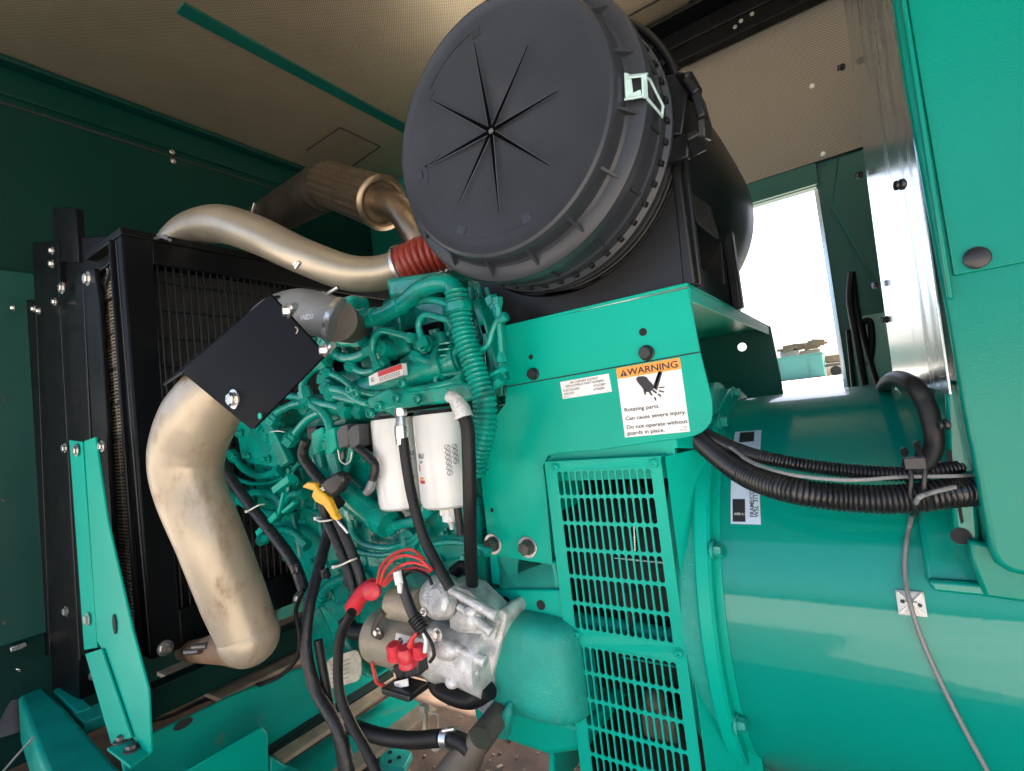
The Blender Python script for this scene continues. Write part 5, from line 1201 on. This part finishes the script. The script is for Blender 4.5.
m = MB(); m.taper(HP([(425,712),(425,722),(426,732)], .68), [.006,.005,.007], 12); m.box(at(424,708,Y=.68), (.014,.012,.012)); build(m, 'ferrule', 'starter_paint', t, bevel=.001)
m = MB(); m.tube(HP([(430,712),(438,716),(438,728),(428,735)], .68), .002, 8); m.tube(HP([(428,742),(436,750),(444,745)], .68), .004, 8); build(m, 'ring', 'starter_paint', t)
m = MB(); p = at(342,672,Y=.78)
lf, Wl, Hl = quad(((327,690),(362,680),(325,660)), .80)
def rr(x, y, w, h, r, n=4):
    o_ = []
    for cx_, cy_, a0 in ((x+w-r,y+h-r,0),(x+r,y+h-r,90),(x+r,y+r,180),(x+w-r,y+r,270)):
        for k in range(n+1): an = math.radians(a0+90*k/n); o_.append((cx_+r*math.cos(an), cy_+r*math.sin(an)))
    return o_
m.prism([lf(u,v) for u, v in rr(0,0,Wl,Hl,Wl*.18)], (0,.003,0)); tg = thing('metal_tag', 'scratched cream data plate behind the hanging cables', 'data plate', lf(Wl/2,0)); pl_ = build(m, 'plate', 'tan_grime', tg); pl_.data.materials[0] = mat('cream_plate', (.55,.50,.40), .5, 0, .2, 40, dirt=(.2,.14,.08), dscale=50, damt=.4)
m = MB()
for k in range(5): m.bar(lf(Wl*.15,Hl*(.2+.14*k),.0005), lf(Wl*(.6+.25*random.random()),Hl*(.22+.14*k),.0005), .0008, .0012)
build(m, 'worn_print', 'ink_grey', pl_)

# ================================================================== LOWER LEFT BITS
t = thing('filler_cap', 'grey metal filler cap with wire handle at the lower left', 'filler cap', at(12,690,Y=.42))
p = at(10,678,Y=.45)
m = MB(); m.lathe([(-.06,.030),(-.01,.030),(-.008,.036),(.006,.036),(.010,.030),(.012,.01)], p, (0,0,1), 28); build(m, 'cap', 'zinc', t)
m = MB(); m.tube([p+Vector((-.03,-.02,.012)), p+Vector((0,-.01,.03)), p+Vector((.035,.01,.03)), p+Vector((.03,.02,.012))], .003, 8); build(m, 'wire_handle', 'zinc', t)
m = MB(); m.lathe([(0,.075),(.02,.07),(.05,.055),(.09,.04)], p+Vector((0,.01,-.15)), (0,0,1), 32); build(m, 'neck', 'black_dusty', t)
hose([(33,738),(20,752),(0,775)], 1.1, 'thin pale wire slanting off the lower left corner', 'grey_wire', 'thin_wire', 'wire', Y=.36)
m = MB(); m.taper([at(88,682,Y=.55), at(94,675,Y=.55), at(98,672,Y=.55)], [.012,.014,.008], 12); tag(build(m, 'drain_fitting', 'zinc'), 'small silver fitting on the skid corner left of the brace', 'fitting')

m = MB(); random.seed(3)
for k in range(260):
    x, y = -1.25+random.random()*.95, .75+random.random()*.75; r_ = .002+random.random()**3*.012
    m.box((x, y, .632+r_*.3), (r_*2*random.random()+.003, r_*2, r_), Matrix.Rotation(random.random()*3, 3, 'Z') @ Matrix.Rotation(random.random()*.8, 3, 'X'))
db = build(m, 'debris', 'tan_grime', smooth=False); db['kind'] = 'stuff'; db['label'] = 'loose grit and crumbs scattered over the rusty floor'; db['category'] = 'debris'
# ================================================================== CAMERA, LIGHT, WORLD
cam = bpy.data.cameras.new('camera'); cam.sensor_width = 36; cam.sensor_fit = 'HORIZONTAL'; cam.lens = F/1024*36; cam.clip_start = .02; cam.clip_end = 3000
co = bpy.data.objects.new('camera', cam); C.objects.link(co)
right = Vector((BX.x, BY.x, BZ.x)); down = Vector((BX.y, BY.y, BZ.y)); fwd = Vector((BX.z, BY.z, BZ.z))
Mx = Matrix((right, -down, -fwd)).transposed().to_4x4(); Mx.translation = CAM; co.matrix_world = Mx
sc = bpy.context.scene; sc.camera = co
EL, AZ = 50, 48      # sun elevation; azimuth of the sun's direction measured from +Y clockwise
w = bpy.data.worlds.new('World'); sc.world = w; w.use_nodes = True; nt = w.node_tree
sky = nt.nodes.new('ShaderNodeTexSky'); sky.sky_type = 'NISHITA'; sky.sun_disc = False
sky.sun_elevation = math.radians(EL); sky.sun_rotation = math.radians(AZ); sky.air_density = 1.0; sky.air_density = .7; sky.dust_density = 6.0; sky.ozone_density = .6
nt.links.new(sky.outputs[0], nt.nodes['Background'].inputs[0]); nt.nodes['Background'].inputs[1].default_value = .15
sl_ = bpy.data.lights.new('sun', 'SUN'); sl_.energy = 4.0; sl_.angle = math.radians(.6); sl_.color = (1, .95, .87)
so_ = bpy.data.objects.new('sun', sl_); C.objects.link(so_)
e, a = math.radians(EL), math.radians(AZ); sd_ = Vector((math.sin(a)*math.cos(e), math.cos(a)*math.cos(e), math.sin(e)))
so_.rotation_euler = sd_.to_track_quat('Z', 'Y').to_euler(); so_.location = sd_*20
sc.view_settings.view_transform = 'Standard'; sc.view_settings.look = 'None'; sc.view_settings.exposure = 2.5; sc.view_settings.gamma = 1
sc.render.engine = 'CYCLES'; sc.cycles.max_bounces = 8
sc.render.resolution_x = 1024; sc.render.resolution_y = 771
